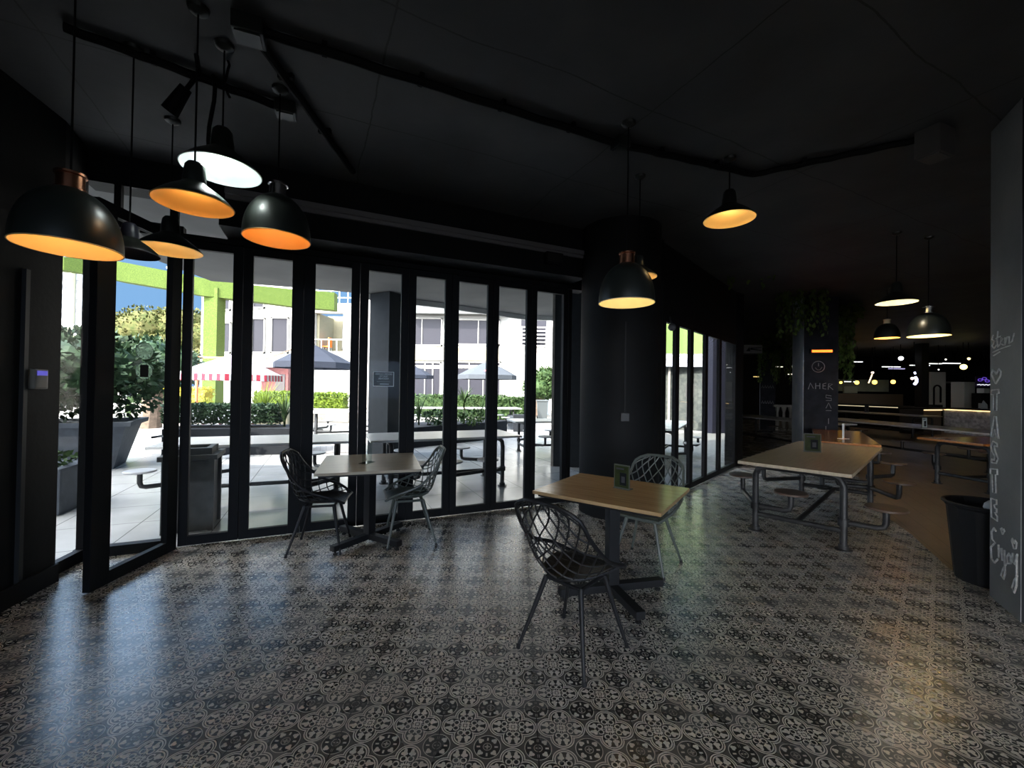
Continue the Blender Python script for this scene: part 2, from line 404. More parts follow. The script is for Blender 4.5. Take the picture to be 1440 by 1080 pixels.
    def boxleaves(s, c, size, rz, n, ls, R):
        co, si = math.cos(rz), math.sin(rz)
        for _ in range(n):
            f = R.random()
            x, y, z = R.uniform(-.5, .5), R.uniform(-.5, .5), R.uniform(-.5, .5)
            if f < 0.4: z = 0.5 + R.uniform(-.1, .06)
            elif f < 0.75: y = -0.5 + R.uniform(-.06, .1)
            elif f < 0.9: y = 0.5 + R.uniform(-.1, .06)
            else: x = R.choice((-.5, .5))
            x *= size[0]; y *= size[1]; z *= size[2]
            d = Vector((R.uniform(-1, 1), R.uniform(-1, 1), R.uniform(-.4, 1)))
            s.leaf((c[0] + x * co - y * si, c[1] + x * si + y * co, c[2] + z), d, Vector((R.uniform(-1, 1), R.uniform(-1, 1), R.uniform(0, 1))), ls * R.uniform(.7, 1.3), ls * .32)
        return s
    def build(s, name, m, parent=None, smooth=False, kind=None):
        bmesh.ops.recalc_face_normals(s.bm, faces=s.bm.faces)
        me = bpy.data.meshes.new(name); s.bm.to_mesh(me); s.bm.free()
        if smooth:
            for p in me.polygons: p.use_smooth = True
            try: me.set_sharp_from_angle(angle=math.radians(40))
            except Exception: pass
        me.materials.append(m)
        o = bpy.data.objects.new(name, me); COL.objects.link(o)
        if parent: o.parent = parent
        if kind: o['kind'] = kind
        return o
def tag(o, label, cat, group=None):
    o['label'] = label; o['category'] = cat
    if group: o['group'] = group
    return o
def thing(name, label, cat, loc=(0, 0, 0), rz=0.0, group=None):
    o = bpy.data.objects.new(name, None); COL.objects.link(o)
    o.location = loc; o.rotation_euler = (0, 0, rz)
    return tag(o, label, cat, group)
def struct_root(name, loc=(0, 0, 0), rz=0.0):
    o = bpy.data.objects.new(name, None); COL.objects.link(o)
    o.location = loc; o.rotation_euler = (0, 0, rz); o['kind'] = 'structure'
    return o
def copy_tree(o, loc, rz, label=None, group=None):
    c = o.copy(); COL.objects.link(c); c.location = loc; c.rotation_euler = (0, 0, rz)
    if label: c['label'] = label
    if group: c['group'] = group
    for ch in list(o.children):
        k = ch.copy(); COL.objects.link(k); k.parent = c
        for g in list(ch.children):
            q = g.copy(); COL.objects.link(q); q.parent = k
    return c
def text_mesh(name, body, size, m, parent, M, extrude=0.0008, space=1.0):
    cu = bpy.data.curves.new(name, 'FONT'); cu.body = body; cu.size = size; cu.extrude = extrude
    cu.align_x = 'CENTER'; cu.align_y = 'CENTER'; cu.space_line = space
    t = bpy.data.objects.new(name, cu); COL.objects.link(t)
    dg = bpy.context.evaluated_depsgraph_get(); dg.update()
    me = bpy.data.meshes.new_from_object(t.evaluated_get(dg))
    bpy.data.objects.remove(t); me.transform(M); me.materials.clear(); me.materials.append(m); me.name = name
    o = bpy.data.objects.new(name, me); COL.objects.link(o)
    if parent: o.parent = parent
    return o
def lerp_list(tab, v):                       # smooth (catmull-rom) lookup in a table of (v, values...)
    n = len(tab)
    for i in range(n - 1):
        if v <= tab[i + 1][0] or i == n - 2:
            a, b = tab[i], tab[i + 1]
            p = tab[i - 1] if i else a; q = tab[i + 2] if i + 2 < n else b
            t = (v - a[0]) / (b[0] - a[0])
            out = []
            for k in range(1, len(a)):
                m0 = (b[k] - p[k]) / (b[0] - p[0]) * (b[0] - a[0]); m1 = (q[k] - a[k]) / (q[0] - a[0]) * (b[0] - a[0])
                t2, t3 = t * t, t * t * t
                out.append((2 * t3 - 3 * t2 + 1) * a[k] + (t3 - 2 * t2 + t) * m0 + (-2 * t3 + 3 * t2) * b[k] + (t3 - t2) * m1)
            return out

# ================================================================== ROOM SHELL
CZ = 3.70                                     # ceiling
DA = Vector((-3.28, 4.0)); DANG = math.radians(25.3)
DT = Vector((math.cos(DANG), math.sin(DANG))); DN = Vector((-DT.y, DT.x))      # along the folding doors / outwards
def dp(t, n=0.0): return DA + DT * t + DN * n
EA = Vector((1.97, 5.86)); EANG = math.radians(49.0)
ET = Vector((math.cos(EANG), math.sin(EANG))); EN = Vector((-ET.y, ET.x))
def ep(t, n=0.0): return EA + ET * t + EN * n
COLC = (1.336, 5.54); COLR = 0.51

tile_poly = [(-1.85, -3.2), (3.0, -3.2), (3.7, 3.0), (3.97, 3.9), (4.5, 4.85), (4.95, 5.85), (7.6, 9.6), (11.6, 16), (12.9, 24), (12.6, 24), (4.80, 9.0), (1.97, 5.86), (1.3, 5.75), (.90, 5.97), (-3.28, 4.0), (-3.95, 3.68), (-3.86, 3.40), (-3.70, 3.30), (-3.54, 2.82)]
m_ = MB(); m_.face([(x, y, 0) for x, y in tile_poly]); m_.build('floor', FLOORM, kind='structure')
m_ = MB(); m_.prism([(-2.2, -3.1), (5.2, -3.1), (3.2, 0.9), (-2.5, 0.9)], 0.0, 0.006); m_.build('floor_bounce_absorber', mat('charcoal_absorber', (.012, .012, .012), .95, spec=0.05), kind='structure')  # unseen dark sheet, added to cut light bouncing up to the ceiling
wood_poly = [(3.0, -3.2), (30, -3.2), (30, 24), (12.9, 24), (11.6, 16), (7.6, 9.6), (4.95, 5.85), (4.5, 4.85), (3.97, 3.9), (3.7, 3.0)]
m_ = MB(); m_.face([(x, y, 0) for x, y in wood_poly]); m_.build('floor_wood', WOODFLOOR, kind='structure')
roof_poly = [(-2.2, -3.4), (30.3, -3.4), (30.3, 24.3), (12.6, 24.3), (4.72, 9.15), (1.85, 6.05), (1.2, 6.2), (-3.35, 4.1), (-4.1, 3.75), (-3.75, 2.8)]
m_ = MB(); m_.prism(roof_poly, CZ, 8.6); m_.build('ceiling', CEILP, kind='structure')  # carried up as an unseen upper storey to block the sun
ceiling_joints(CEILP)
def wall(name, a, b, z0, z1, th, m=BLACK, side=1):
    a = Vector(a[:2]); b = Vector(b[:2]); d = (b - a).normalized(); n = Vector((-d.y, d.x)) * th * side
    k = MB(); k.prism([a, b, b + n, a + n], z0, z1)
    return k.build(name, m, kind='structure')
wall('wall_left', (-1.85, -3.2), (-3.70, 3.30), 0, CZ, 0.35, side=1)
wall('wall_back', (5.6, -3.2), (30, -3.2), 0, CZ, 0.2, side=-1)
wall('wall_back_lintel', (-2.2, -3.2), (5.6, -3.2), 2.6, CZ, 0.2, side=-1)  # rear wall left open below, an invented opening that lets in daylight
k = MB(); k.prism([(-8, -3.42), (9, -3.42), (9, -7.6), (-8, -7.6)], 2.75, 3.1); k.build('ceiling_rear_sun_block', BLACK, kind='structure')  # unseen overhang, added to keep direct sun out of the rear opening
k = MB(); k.prism([(-14, -3), (-5.2, -3), (-5.2, 1.2), (-14, 1.2)], -.02, 7.6); k.build('wall_left_sun_block', mat('sun_block_render', (.40, .40, .40), .9), kind='structure')  # unseen block, added only to keep the sun off the terrace
k = MB(); k.face([(x, y, -.02) for x, y in [(-30, -40), (40, -40), (40, -3.2), (-30, -3.2)]]); k.build('floor_rear_yard', mat('dark_asphalt', (.04, .04, .042), .85, var=.2), kind='structure')
wall('wall_right', (30, -3.2), (30, 24), 0, CZ, 0.2, side=-1)
wall('wall_far', (30, 24), (12.6, 24), 0, CZ, 0.2, side=-1)
wall('wall_courtyard', (12.75, 24), (4.85, 9.06), 0, CZ, 0.25, side=-1)
k = MB(); k.prism([(7.30, 15.75), (8.62, 16.30), (8.60, 16.55), (7.22, 16.0)], 0, 5.6); k.build('wall_courtyard_side', mat('navy_wall', (.012, .013, .022), .8, spec=0.1), kind='structure')
wall('wall_jamb', ep(4.0, 0), (4.86, 9.07), 0, CZ, 0.22, side=1)
wall('baseboard_left', (-2.6, -0.63), (-3.66, 3.27), 0, 0.14, 0.02, FRAME, side=-1)
# header over the two door sets
wall('wall_header', dp(0.35), dp(4.75), 3.03, CZ, 0.30, side=1)
k = MB(); k.prism([dp(0.35, -0.40), dp(4.4, -0.40), dp(4.4, 0), dp(0.35, 0)], 3.06, CZ); k.build('wall_beam', BLACK, kind='structure')
k = MB(); k.prism([dp(0.40, -0.46), dp(4.38, -0.46), dp(4.38, -0.40), dp(0.40, -0.40)], 3.345, 3.40)
k.prism([dp(0.40, -0.43), dp(4.38, -0.43), dp(4.38, -0.40), dp(0.40, -0.40)], 3.31, 3.345)
k.build('trim_1', mat('pale_grey_trunking', (0.22, 0.22, 0.23), 0.5), kind='structure')  # strip coloured a paler grey than the beam
wall('wall_header_left', dp(-0.76), dp(0.35), 3.42, CZ, 0.25, side=1)
wall('wall_header_courtyard', ep(-0.12), ep(4.02), 2.66, CZ, 0.25, side=1)
k = MB(); k.lathe([(COLR, 0), (COLR, CZ)], (*COLC, 0), 64, True, True); k.build('column_round', BLACK, smooth=True, kind='structure')
k = MB(); k.prism([(1.55, 5.92), (1.80, 5.74), (2.02, 5.86), (1.80, 6.1)], 0, CZ); k.build('wall_stub', BLACK, kind='structure')
# short glazed return at the left, its corner post, the door sill
k = MB(); k.box((-3.83, 3.50, 0.05), (0.06, 0.44, 0.10), math.radians(15)); k.build('trim_2', FRAME, kind='structure')
w0 = struct_root('window_1', (-3.83, 3.50, 0), math.radians(15))
k = MB(); k.box((0, 0, 1.6), (0.012, 0.34, 2.95)); k.build('pane', GLASS, w0)
k = MB(); k.box((0, -0.20, 1.58), (0.06, 0.06, 2.98)); k.box((0, 0.20, 1.58), (0.06, 0.10, 2.98)); k.box((0, 0, 3.05), (0.06, 0.44, 0.08)); k.build('window_frame', FRAME, w0)
wall('wall_header_return', (-3.70, 3.30), (-3.95, 3.72), 3.09, CZ, 0.2, side=1)
k = MB(); k.box((*dp(-0.40), 0.045), (0.68, 0.09, 0.09), DANG); k.build('trim_3', FRAME, kind='structure')
k = MB(); k.box((*dp(-0.40), 3.06), (0.80, 0.09, 0.09), DANG); k.build('trim_4', FRAME, kind='structure')
w1 = struct_root('window_2', (*dp(-0.2), 0), DANG)
k = MB(); k.box((0, 0, 3.25), (1.08, 0.01, 0.32)); k.build('pane', GLASS, w1)
k = MB(); k.box((0.12, 0, 3.25), (0.06, 0.06, 0.34)); k.box((-0.30, 0, 3.25), (0.05, 0.06, 0.34)); k.build('mullion', FRAME, w1)
k = MB(); k.box((*dp(2.15), 3.01), (4.95, 0.12, 0.05), DANG); k.build('trim_5', FRAME, kind='structure')

def door_leaf(name, a, b, h, stile_l, stile_r, bot=0.09, top=0.09, depth=0.055, handle=False):
    a = Vector(a[:2]); b = Vector(b[:2]); L = (b - a).length; ang = math.atan2((b - a).y, (b - a).x)
    r = struct_root(name, (a.x, a.y, 0), ang)
    k = MB(); k.box((stile_l / 2, 0, h / 2 + 0.006), (stile_l, depth, h - 0.012), bev=0.004); k.build('stile', FRAME, r)
    k = MB(); k.box((L - stile_r / 2, 0, h / 2 + 0.006), (stile_r, depth, h - 0.012), bev=0.004); k.build('stile', FRAME, r)
    w = L - stile_l - stile_r; cx = stile_l + w / 2
    k = MB(); k.box((cx, 0, bot / 2 + 0.006), (w, depth * 0.95, bot - 0.012)); k.build('bottom_rail', FRAME, r)
    k = MB(); k.box((cx, 0, h - top / 2), (w, depth * 0.95, top)); k.build('top_rail', FRAME, r)
    k = MB(); k.box((cx, 0, (bot + h - top) / 2), (w, 0.01, h - top - bot)); k.build('pane', GLASS, r)
    return r
# leaves of the big folding door: (start, end, stile left, stile right) along the track
cuts = [(0.0, 0.495, .075, .085), (0.495, 1.05, .085, .11), (1.05, 1.62, .11, .09), (1.62, 2.165, .09, .085), (2.165, 2.695, .085, .085), (2.695, 3.245, .085, .075), (3.245, 3.805, .075, .075), (3.805, 4.375, .075, .075)]
leafs = []
for i, (t0, t1, sl, sr) in enumerate(cuts):
    leafs.append(door_leaf('door_%d' % (i + 1), dp(t0 + .002), dp(t1 - .002), 2.985, sl, sr, bot=0.10, top=0.075))
k = MB(); k.box((*dp(4.405), 1.5), (0.05, 0.07, 2.98), DANG); k.build('trim_6', FRAME, kind='structure')
# open leaf, swung into the room
ol = door_leaf('door_9', (-3.262, 3.925), (-3.205, 3.07), 2.985, .12, .16, bot=0.11, top=0.09)
k = MB(); k.box((0.055, -0.036, 1.03), (0.045, 0.014, 0.24), bev=0.004); hp = k.build('lock_plate', STEEL, ol)
k = MB(); k.tube([(0.055, -0.04, 1.09), (0.055, -0.085, 1.09), (0.17, -0.085, 1.09)], 0.010); k.build('lever', CHROME, hp, smooth=True)
for (z, nm, mm, dark) in ((1.86, 'sticker', FILM, 0), (1.69, 'sticker', FILM, 1)):
    k = MB(); pts = [(0.39 + 0.088 * math.cos(a * PI / 18), 0.0075, z + 0.073 * math.sin(a * PI / 18)) for a in range(36)]
    k.face(pts); st = k.build(nm, mm, ol)
    k = MB(); k.tube([(0.39 + 0.089 * math.cos(a * PI / 18), 0.0085, z + 0.074 * math.sin(a * PI / 18)) for a in range(36)], 0.0022, 5, closed=True); k.build('ring', CARDGREY, st)
    if dark:
        k = MB(); k.box((0.39, 0.0095, z), (0.085, 0.001, 0.105)); k.build('print', CARDDARK, st)
# courtyard door set: five leaves
ec = [(-0.05, 0.10), (0.10, 0.62), (0.62, 1.25), (1.25, 2.0), (2.0, 2.82), (2.82, 3.95)]
EOFF = ec
for i, (t0, t1) in enumerate(ec):
    door_leaf('door_%d' % (i + 10), ep(t0 + .002), ep(t1 - .002), 2.66, .07, .07, bot=0.10, top=0.09)

# right foreground pillar with chalk graffiti
pr = struct_root('column_pillar')
PL0 = Vector((3.765, 3.375)); PL1 = Vector((3.545, 2.985)); pd = (PL1 - PL0).normalized(); pn = Vector((-pd.y, pd.x)) * -1
if pn.dot(-PL0) < 0: pn = -pn
PLL = (PL1 - PL0).length
k = MB(); k.prism([PL0, PL1, PL1 - pn * 0.42, PL0 - pn * 0.42], 0, CZ); k.build('shaft', BLACK, pr)  # black on the return faces stands in for shade beside the grey face
k = MB(); k.prism([PL0 + pn * .003, PL1 + pn * .003, PL1, PL0], 0, CZ); k.build('painted_face', PILLARM, pr)
def face_pt(u, z, off=0.0055):               # u in 0..1 across the chalked face
    p = PL0 + pd * (u * PLL) + pn * off
    return Vector((p.x, p.y, z))
def chalk(name, strokes, r=0.006):
    for st in strokes:
        kk = MB(); kk.tube([face_pt(u, z) for u, z in st], r, 5)
        kk.build(name, CHALK, pr)
def glyph(pts, cx, cz, w, h): return [(cx + x * w, cz + z * h) for x, z in pts]
def zp(y): return 1.588 + (556 - y) / 177.0
def up(x): return max(0.02, min(0.98, (x - 1394) / 45.5))
def px(pts): return [(up(x), zp(y)) for x, y in pts]
def loop(pts): return pts + [pts[0]]
chalk('chalk_letter_t', [px(loop([(1397, 549), (1409, 548), (1409, 553), (1406, 554), (1406, 577), (1401, 577), (1401, 555), (1397, 555)]))])
chalk('chalk_letter_a', [px(loop([(1402, 585), (1405, 585), (1409, 615), (1405, 612), (1403, 603), (1400, 614), (1397, 614)]))])
chalk('chalk_letter_s', [px([(1407, 622), (1400, 620), (1397, 627), (1399, 634), (1403, 640), (1402, 646), (1398, 645), (1398, 650), (1405, 649), (1408, 642), (1403, 632), (1402, 626), (1407, 626), (1407, 622)])])
chalk('chalk_letter_t', [px(loop([(1396, 659), (1407, 657), (1407, 664), (1404, 665), (1405, 690), (1400, 691), (1399, 666), (1396, 666)]))])
chalk('chalk_letter_e', [px(loop([(1397, 700), (1406, 699), (1406, 705), (1402, 707), (1403, 711), (1406, 711), (1406, 716), (1403, 717), (1407, 721), (1407, 727), (1398, 726)]))])
chalk('chalk_heart', [px([(1404, 540), (1397, 527), (1399, 520), (1403, 524), (1405, 527), (1409, 520), (1412, 524), (1411, 530), (1404, 540)])])
chalk('chalk_word', [px([(1400, 472), (1398, 478), (1402, 481), (1398, 487), (1401, 491), (1405, 487)]), px([(1407, 468), (1406, 480), (1407, 490), (1410, 487)]), px([(1404, 478), (1411, 476)]),
      px([(1411, 484), (1415, 480), (1412, 478), (1411, 486), (1416, 489)]), px([(1418, 479), (1418, 489), (1421, 479), (1424, 479), (1424, 488), (1428, 486), (1431, 476)]),
      px([(1399, 496), (1412, 493), (1426, 491)]), px([(1400, 501), (1410, 497)])], 0.005)
chalk('chalk_script_word', [px([(1405, 742), (1402, 739), (1398, 746), (1399, 756), (1404, 758), (1397, 768), (1398, 783), (1403, 786), (1408, 778)]),
      px([(1409, 758), (1410, 775), (1411, 762), (1414, 760), (1415, 776)]), px([(1418, 760), (1419, 790), (1417, 799), (1413, 797), (1416, 786), (1421, 776)]),
      px([(1425, 761), (1422, 766), (1423, 775), (1427, 772), (1427, 763), (1424, 761)]), px([(1430, 757), (1430, 769), (1433, 770), (1436, 755)]), px([(1435, 757), (1435, 795), (1432, 806), (1429, 802), (1432, 790), (1436, 782)])], 0.007)
chalk('chalk_heart', [px([(1415, 741), (1412, 735), (1414, 733), (1415, 736), (1417, 733), (1418, 735), (1415, 741)]), px([(1431, 751), (1428, 742), (1429, 739), (1432, 744), (1433, 739), (1435, 741), (1434, 749), (1431, 751)])], 0.005)

# ================================================================== PENDANT LAMPS
def pendant(name, label, x, y, z, r, kind, inner, power, lcol, cap, group=None, cord_to=CZ, tiltless=True):
    t = thing(name, label, 'lamp', (x, y, z), 0, group)
    if kind == 'dome':
        h = 1.42 * r; nk = 0.30 * r
        prof = [(r * math.sqrt(max(0.0, 1 - (q * 0.955) ** 2.3)), q * h) for q in [i / 14 for i in range(15)]]
        neck_z = h; nr = prof[-1][0]; nh = 0.44 * r
    else:
        h = 0.62 * r
        prof = [(r, 0), (r * .99, .03 * r), (r * .88, .15 * r), (r * .74, .28 * r), (r * .60, .39 * r), (r * .47, .48 * r), (r * .36, .56 * r), (r * .30, .62 * r)]
        neck_z = h; nr = r * .30; nh = 0.62 * r
    k = MB(); k.lathe(prof, seg=48); k.build('shade', SHADE, t, True)
    k = MB(); k.lathe([(p[0] * 0.982, p[1] - 0.002 + 0.001) for p in prof] + [(0.002, prof[-1][1] - .001)], seg=48); k.build('shade_lining', inner, t, True)
    k = MB(); k.tube([(r * .993 * math.cos(a * PI / 24), r * .993 * math.sin(a * PI / 24), 0) for a in range(48)], 0.0035, 6, closed=True); k.build('rim', inner, t, True)
    k = MB()
    if kind == 'dome': k.lathe([(nr * .95, 0), (nr * .95, nh * .12), (nr * .82, nh * .16), (nr * .82, nh * .84), (nr * .95, nh * .88), (nr * .95, nh), (.01, nh + .01)], (0, 0, neck_z - .004), 24, True)
    else: k.lathe([(nr, 0), (nr * .96, nh * .3), (nr * .82, nh * .85), (nr * .6, nh), (.01, nh + .005)], (0, 0, neck_z - .004), 24, True)
    k.build('neck', cap, t, True)
    k = MB(); k.tube([(0, 0, neck_z + nh), (0, 0, cord_to - z)], 0.005, 6); k.build('cord', CABLE, t)
    k = MB(); k.lathe([(.055, -.0), (.05, -.02), (.02, -.04)][::-1], (0, 0, cord_to - z), 20, True, True); k.build('ceiling_rose', SHADE, t, True)
    if power:
        bz = 0.62 * neck_z if kind == 'dome' else .58 * r
        bm_ = glow('bulb_' + name + str(power), lcol, power * 0.82)
        k = MB(); k.ball((0, 0, bz), 0.030 if kind == 'dome' else .026); k.build('bulb', bm_, t, True)
    return t
GOLD = mat('gold_lining', (0.84, 0.58, 0.24), 0.55)
AMBER = mat('amber_lining', (0.80, 0.42, 0.10), 0.55)
IVORY = mat('ivory_lining', (0.86, 0.74, 0.46), 0.55)
COOLW = mat('cool_white_lining', (0.72, 0.80, 0.76), 0.5)
LILAC = mat('lilac_grey_enamel', (0.030, 0.030, 0.045), 0.4)
WARM = (1.0, 0.80, 0.52); NEUT = (1.0, 0.95, 0.88)
GL = 'pendant lamps clustered by the folding door'
pendant('dome_pendant', 'big dark dome pendant with copper neck and golden lining, nearest and leftmost', -2.38, 2.15, 2.29, .215, 'dome', GOLD, 4.7, WARM, COPPER, GL)
pendant('cone_pendant', 'highest black cone pendant with bright cool white lining above the folding door', -1.86, 2.54, 2.91, .215, 'cone', COOLW, 19, (.93, 1.0, .98), SHADE, GL)
pendant('cone_pendant', 'black cone pendant with deep orange lining hanging right under the white one', -1.83, 2.29, 2.59, .19, 'cone', AMBER, 6, WARM, SHADE, GL)
pendant('cone_pendant', 'black cone pendant with pale gold lining seen against the blue sky', -2.80, 3.27, 2.65, .215, 'cone', GOLD, 9, WARM, SHADE, GL)
pendant('dome_pendant', 'dark dome pendant with orange lining hanging before the third door leaf', -1.73, 2.92, 2.62, .215, 'dome', AMBER, 3.9, WARM, CHROME, GL)
pendant('cone_pendant', 'small unlit lilac-rimmed pendant half hidden behind the big golden dome', -2.46, 2.57, 2.40, .155, 'cone', LILAC, 0, WARM, LILAC, GL)
pendant('dome_pendant', 'black dome pendant with copper neck hanging over the front plywood table', .84, 3.28, 2.27, .215, 'dome', IVORY, 4.4, (1.0, .88, .62), COPPER)
pendant('cone_pendant', 'golden lined pendant peeking out behind the dome over the plywood table', 1.17, 4.10, 2.70, .17, 'cone', GOLD, 6, WARM, SHADE)
pendant('cone_pendant', 'lone golden lined cone pendant high under the dark ceiling right of the column', 1.88, 3.77, 3.14, .215, 'cone', GOLD, 10.5, (1.0, .80, .46), SHADE)
GR = 'pendant lamps over the dark right-hand seating'
pendant('cone_pendant', 'flat white lit pendant, highest of the three over the right-hand tables', 4.92, 5.50, 2.78, .215, 'cone', IVORY, 34, (1, .93, .82), SHADE, GR)
pendant('dome_pendant', 'dark wide dome pendant with pale yellow lining nearest the graffiti pillar', 5.48, 5.65, 2.37, .215, 'dome', IVORY, 26, (1, .86, .6), CHROME, GR)
pendant('dome_pendant', 'small distant dome pendant with golden slit and lining, left of the wide dome', 7.28, 8.34, 2.69, .20, 'dome', GOLD, 20, WARM, IVORY, GR)  # ivory neck colour stands in for the light in the cap

# ceiling conduits, boxes
def conduit(label, a, b, r=0.028, z=CZ - 0.03):
    k = MB(); a = Vector(a); b = Vector(b); n = 14
    k.tube([(a.x + (b.x - a.x) * i / n, a.y + (b.y - a.y) * i / n, z - (0.006 if i % 3 == 1 else 0)) for i in range(n + 1)], r, 8)
    d = (b - a); L = d.length; d.normalize(); ang = math.atan2(d.y, d.x)
    o = k.build('ceiling_conduit', CABLE, smooth=True); tag(o, label, 'conduit', 'black conduits fixed to the ceiling')
    for i in range(1, int(L / 0.6) + 1):
        s = MB(); p = a + d * (i * 0.6 - 0.2); s.box((p.x, p.y, z + 0.012), (0.03, 0.10, 0.035), ang); q = s.build('saddle_clip', CABLE, o)
    return o
J = (-1.60, 2.38)
conduit('thick black ceiling conduit running from the corner box towards the folding door', J, (-1.64, 4.00))
conduit('long black ceiling conduit running from the corner box to the dome over the plywood table', J, (.83, 3.52))
conduit('black ceiling conduit carrying on right towards the lone golden cone pendant', (.83, 3.52), (2.22, 4.00))
conduit('black ceiling conduit from the lone golden cone pendant to the pale ceiling box', (2.22, 4.00), (3.25, 3.42))
conduit('black ceiling conduit above the orange lined pendants on the left', (-2.70, 2.38), (-1.80, 3.08))
def junction(label, x, y, s=(0.16, 0.14, 0.10), m=SHADE):
    k = MB(); k.box((0, 0, -s[2] / 2), s, 0.4, 0.008); t = thing('junction_box', label, 'junction box', (x, y, CZ)); k.build('housing', m, t)
    k = MB(); k.box((0, 0, -s[2] - 0.004), (s[0] * .8, s[1] * .8, .008), 0.4); k.build('lid', m, t)
junction('black junction box where two thick conduits meet near the white lined pendant', *J)
junction('black junction box above the dome pendant over the plywood table', .83, 3.50, (.12, .12, .08))
junction('black junction box above the orange lined dome pendant', -1.78, 3.08, (.14, .12, .09))
junction('dusty grey ceiling box near the right end of the conduits', 3.30, 3.36, (.22, .16, .22), mat('dusty_box', (.07, .065, .06), .6))
# angled spotlight head and looped cable near the corner box
t = thing('spotlight_bracket', 'small black spotlight on an angled bracket left of the white lined pendant', 'spotlight', (-2.10, 2.62, CZ))
k = MB(); k.tube([(0, 0, 0), (.02, 0, -.12), (-.10, .02, -.24)], .014, 8); k.build('bracket', CABLE, t)
k = MB(); k.tube([(-.08, .02, -.20), (-.20, .04, -.34)], [.035, .05], 14); k.build('head', CABLE, t, True)
k = MB(); pts = [(-1.93 + .02 * math.sin(i * 1.1), 2.66 + .01 * math.cos(i * 1.7), CZ - i * .035) for i in range(8)]; k.tube(pts, .008, 6)
tag(k.build('hanging_chain', CABLE), 'short black chain hanging from the ceiling beside the white lined pendant', 'chain')
k = MB(); k.tube([(-2.07 + .02 * math.sin(i * .9), 2.72 + .01 * math.cos(i), CZ - .05 - i * .09) for i in range(8)], .012, 6)
tag(k.build('hanging_cable', CABLE), 'twisted black cable drooping left of the white lined pendant', 'cable')
# floodlight under the beam and camera over the courtyard doors
p = at(778, 364, 5.27); t = thing('floodlight', 'small black floodlight fixed to the beam left of the round column', 'floodlight', (p.x, p.y, p.z), DANG)
k = MB(); k.box((0, 0, 0), (.24, .10, .14), 0, .01); k.build('body', STEEL, t)
k = MB(); k.box((0, -.052, 0), (.20, .006, .10)); k.build('lens', mat('dull_lens', (.03, .03, .03), .3), t)
k = MB(); k.box((0, .065, .03), (.06, .06, .05)); k.build('bracket', STEEL, t)
p = at(945, 460, 5.95); t = thing('security_camera', 'small grey camera hanging over the courtyard glass doors', 'camera', (p.x, p.y, p.z))
k = MB(); k.ball((0, 0, 0), .055); k.build('dome', mat('grey_camera_shell', (.12, .12, .12), .4), t, True)
k = MB(); k.tube([(0, 0, .04), (0, .08, .16)], .018, 8); k.build('bracket', STEEL, t)
# conduit and socket on the round column
ca = math.atan2(-COLC[1], -COLC[0]) + math.radians(8)
cx_, cy_ = COLC[0] + (COLR + .012) * math.cos(ca), COLC[1] + (COLR + .012) * math.sin(ca)
t = thing('wall_socket', 'grey socket box with thin conduit running up the round black column', 'socket', (cx_, cy_, 1.26), ca)
k = MB(); k.box((0, 0, 0), (.035, .10, .10), 0, .006); k.build('box', mat('dim_grey_plastic', (.014, .014, .014), .5), t)
k = MB(); k.tube([(-.004, 0, .05), (-.004, 0, 1.15)], .011, 8); k.build('conduit', mat('dim_grey_conduit', (.014, .014, .014), .5), t)
# reader and trunking on the left wall
wd = Vector((-1.85, 6.5)).normalized(); wa = math.atan2(wd.y, wd.x)
P = fl(46, 533, 1.61); 
def onleft(x, y):
    d = ray(x, y); n = Vector((-wd.y, wd.x)); t_ = (Vector((-3.70, 3.30)).dot(n)) / (d.x * n.x + d.y * n.y)
    return Vector((d.x * t_, d.y * t_, EYE + d.z * t_))
P = onleft(46, 533); inn = Vector((wd.y, -wd.x))
t = thing('access_reader', 'beige handheld-size access reader with blue lit display on the left wall', 'reader', (P.x + inn.x * .03, P.y + inn.y * .03, P.z), wa)
k = MB(); k.box((0, 0, 0), (.12, .05, .15), 0, .012); k.build('body', mat('beige_plastic', (.20, .185, .15), .5), t)
k = MB(); k.box((0, -.026, .045), (.09, .006, .035)); k.build('display', glow('blue_display', (.10, .09, .55), 0.072), t)
P = onleft(29, 560)
k = MB(); k.box((P.x + inn.x * .012, P.y + inn.y * .012, 1.2), (.035, .03, 2.4), wa); tag(k.build('cable_trunking', mat('scuffed_black_trunking', (.014, .0145, .015), .5)), 'thin black vertical trunking on the left wall beside the reader', 'trunking')

# ================================================================== PEDESTAL TABLES AND CHAIRS
TZ = 0.815
def pedestal_table(label, c, ang, L, Wd, base_ang, top):
    t = thing('cafe_table', label, 'table', (c[0], c[1], 0), ang)
    k = MB(); k.box((0, 0, TZ - .0125), (L, Wd, .025), 0, .004); k.build('tabletop', top, t)
    k = MB(); k.box((0, 0, TZ - .036), (L * .93, Wd * .93, .02), 0, .003); k.build('underframe', STEEL, t)
    k = MB(); k.box((0, 0, TZ - .056), (.30, .30, .02)); k.box((L * .30, 0, TZ - .056), (.05, .22, .02)); k.box((-L * .30, 0, TZ - .056), (.05, .22, .02)); k.build('mounting_plate', STEEL, t)
    k = MB(); k.box((0, 0, .41), (.085, .085, .72), base_ang - ang, .006); k.build('column', STEEL, t)
    for j in range(2):
        k = MB(); k.box((0, 0, .065), (.86, .07, .055), base_ang - ang + j * PI / 2, .006); bb = k.build('base_beam', STEEL, t)
        for s in (-1, 1):
            a = base_ang - ang + j * PI / 2; x, y = s * .395 * math.cos(a), s * .395 * math.sin(a)
            k = MB(); k.cyl((x, y, 0.0), .022, .012, 14); k.cyl((x, y, .012), .008, .03, 8); k.build('glide', STEEL, bb)
    return t
pedestal_table('square plywood cafe table on black cross base in the middle of the tiled floor', (.745, 3.25), math.radians(-33.6), .95, .84, math.radians(14), OAK)
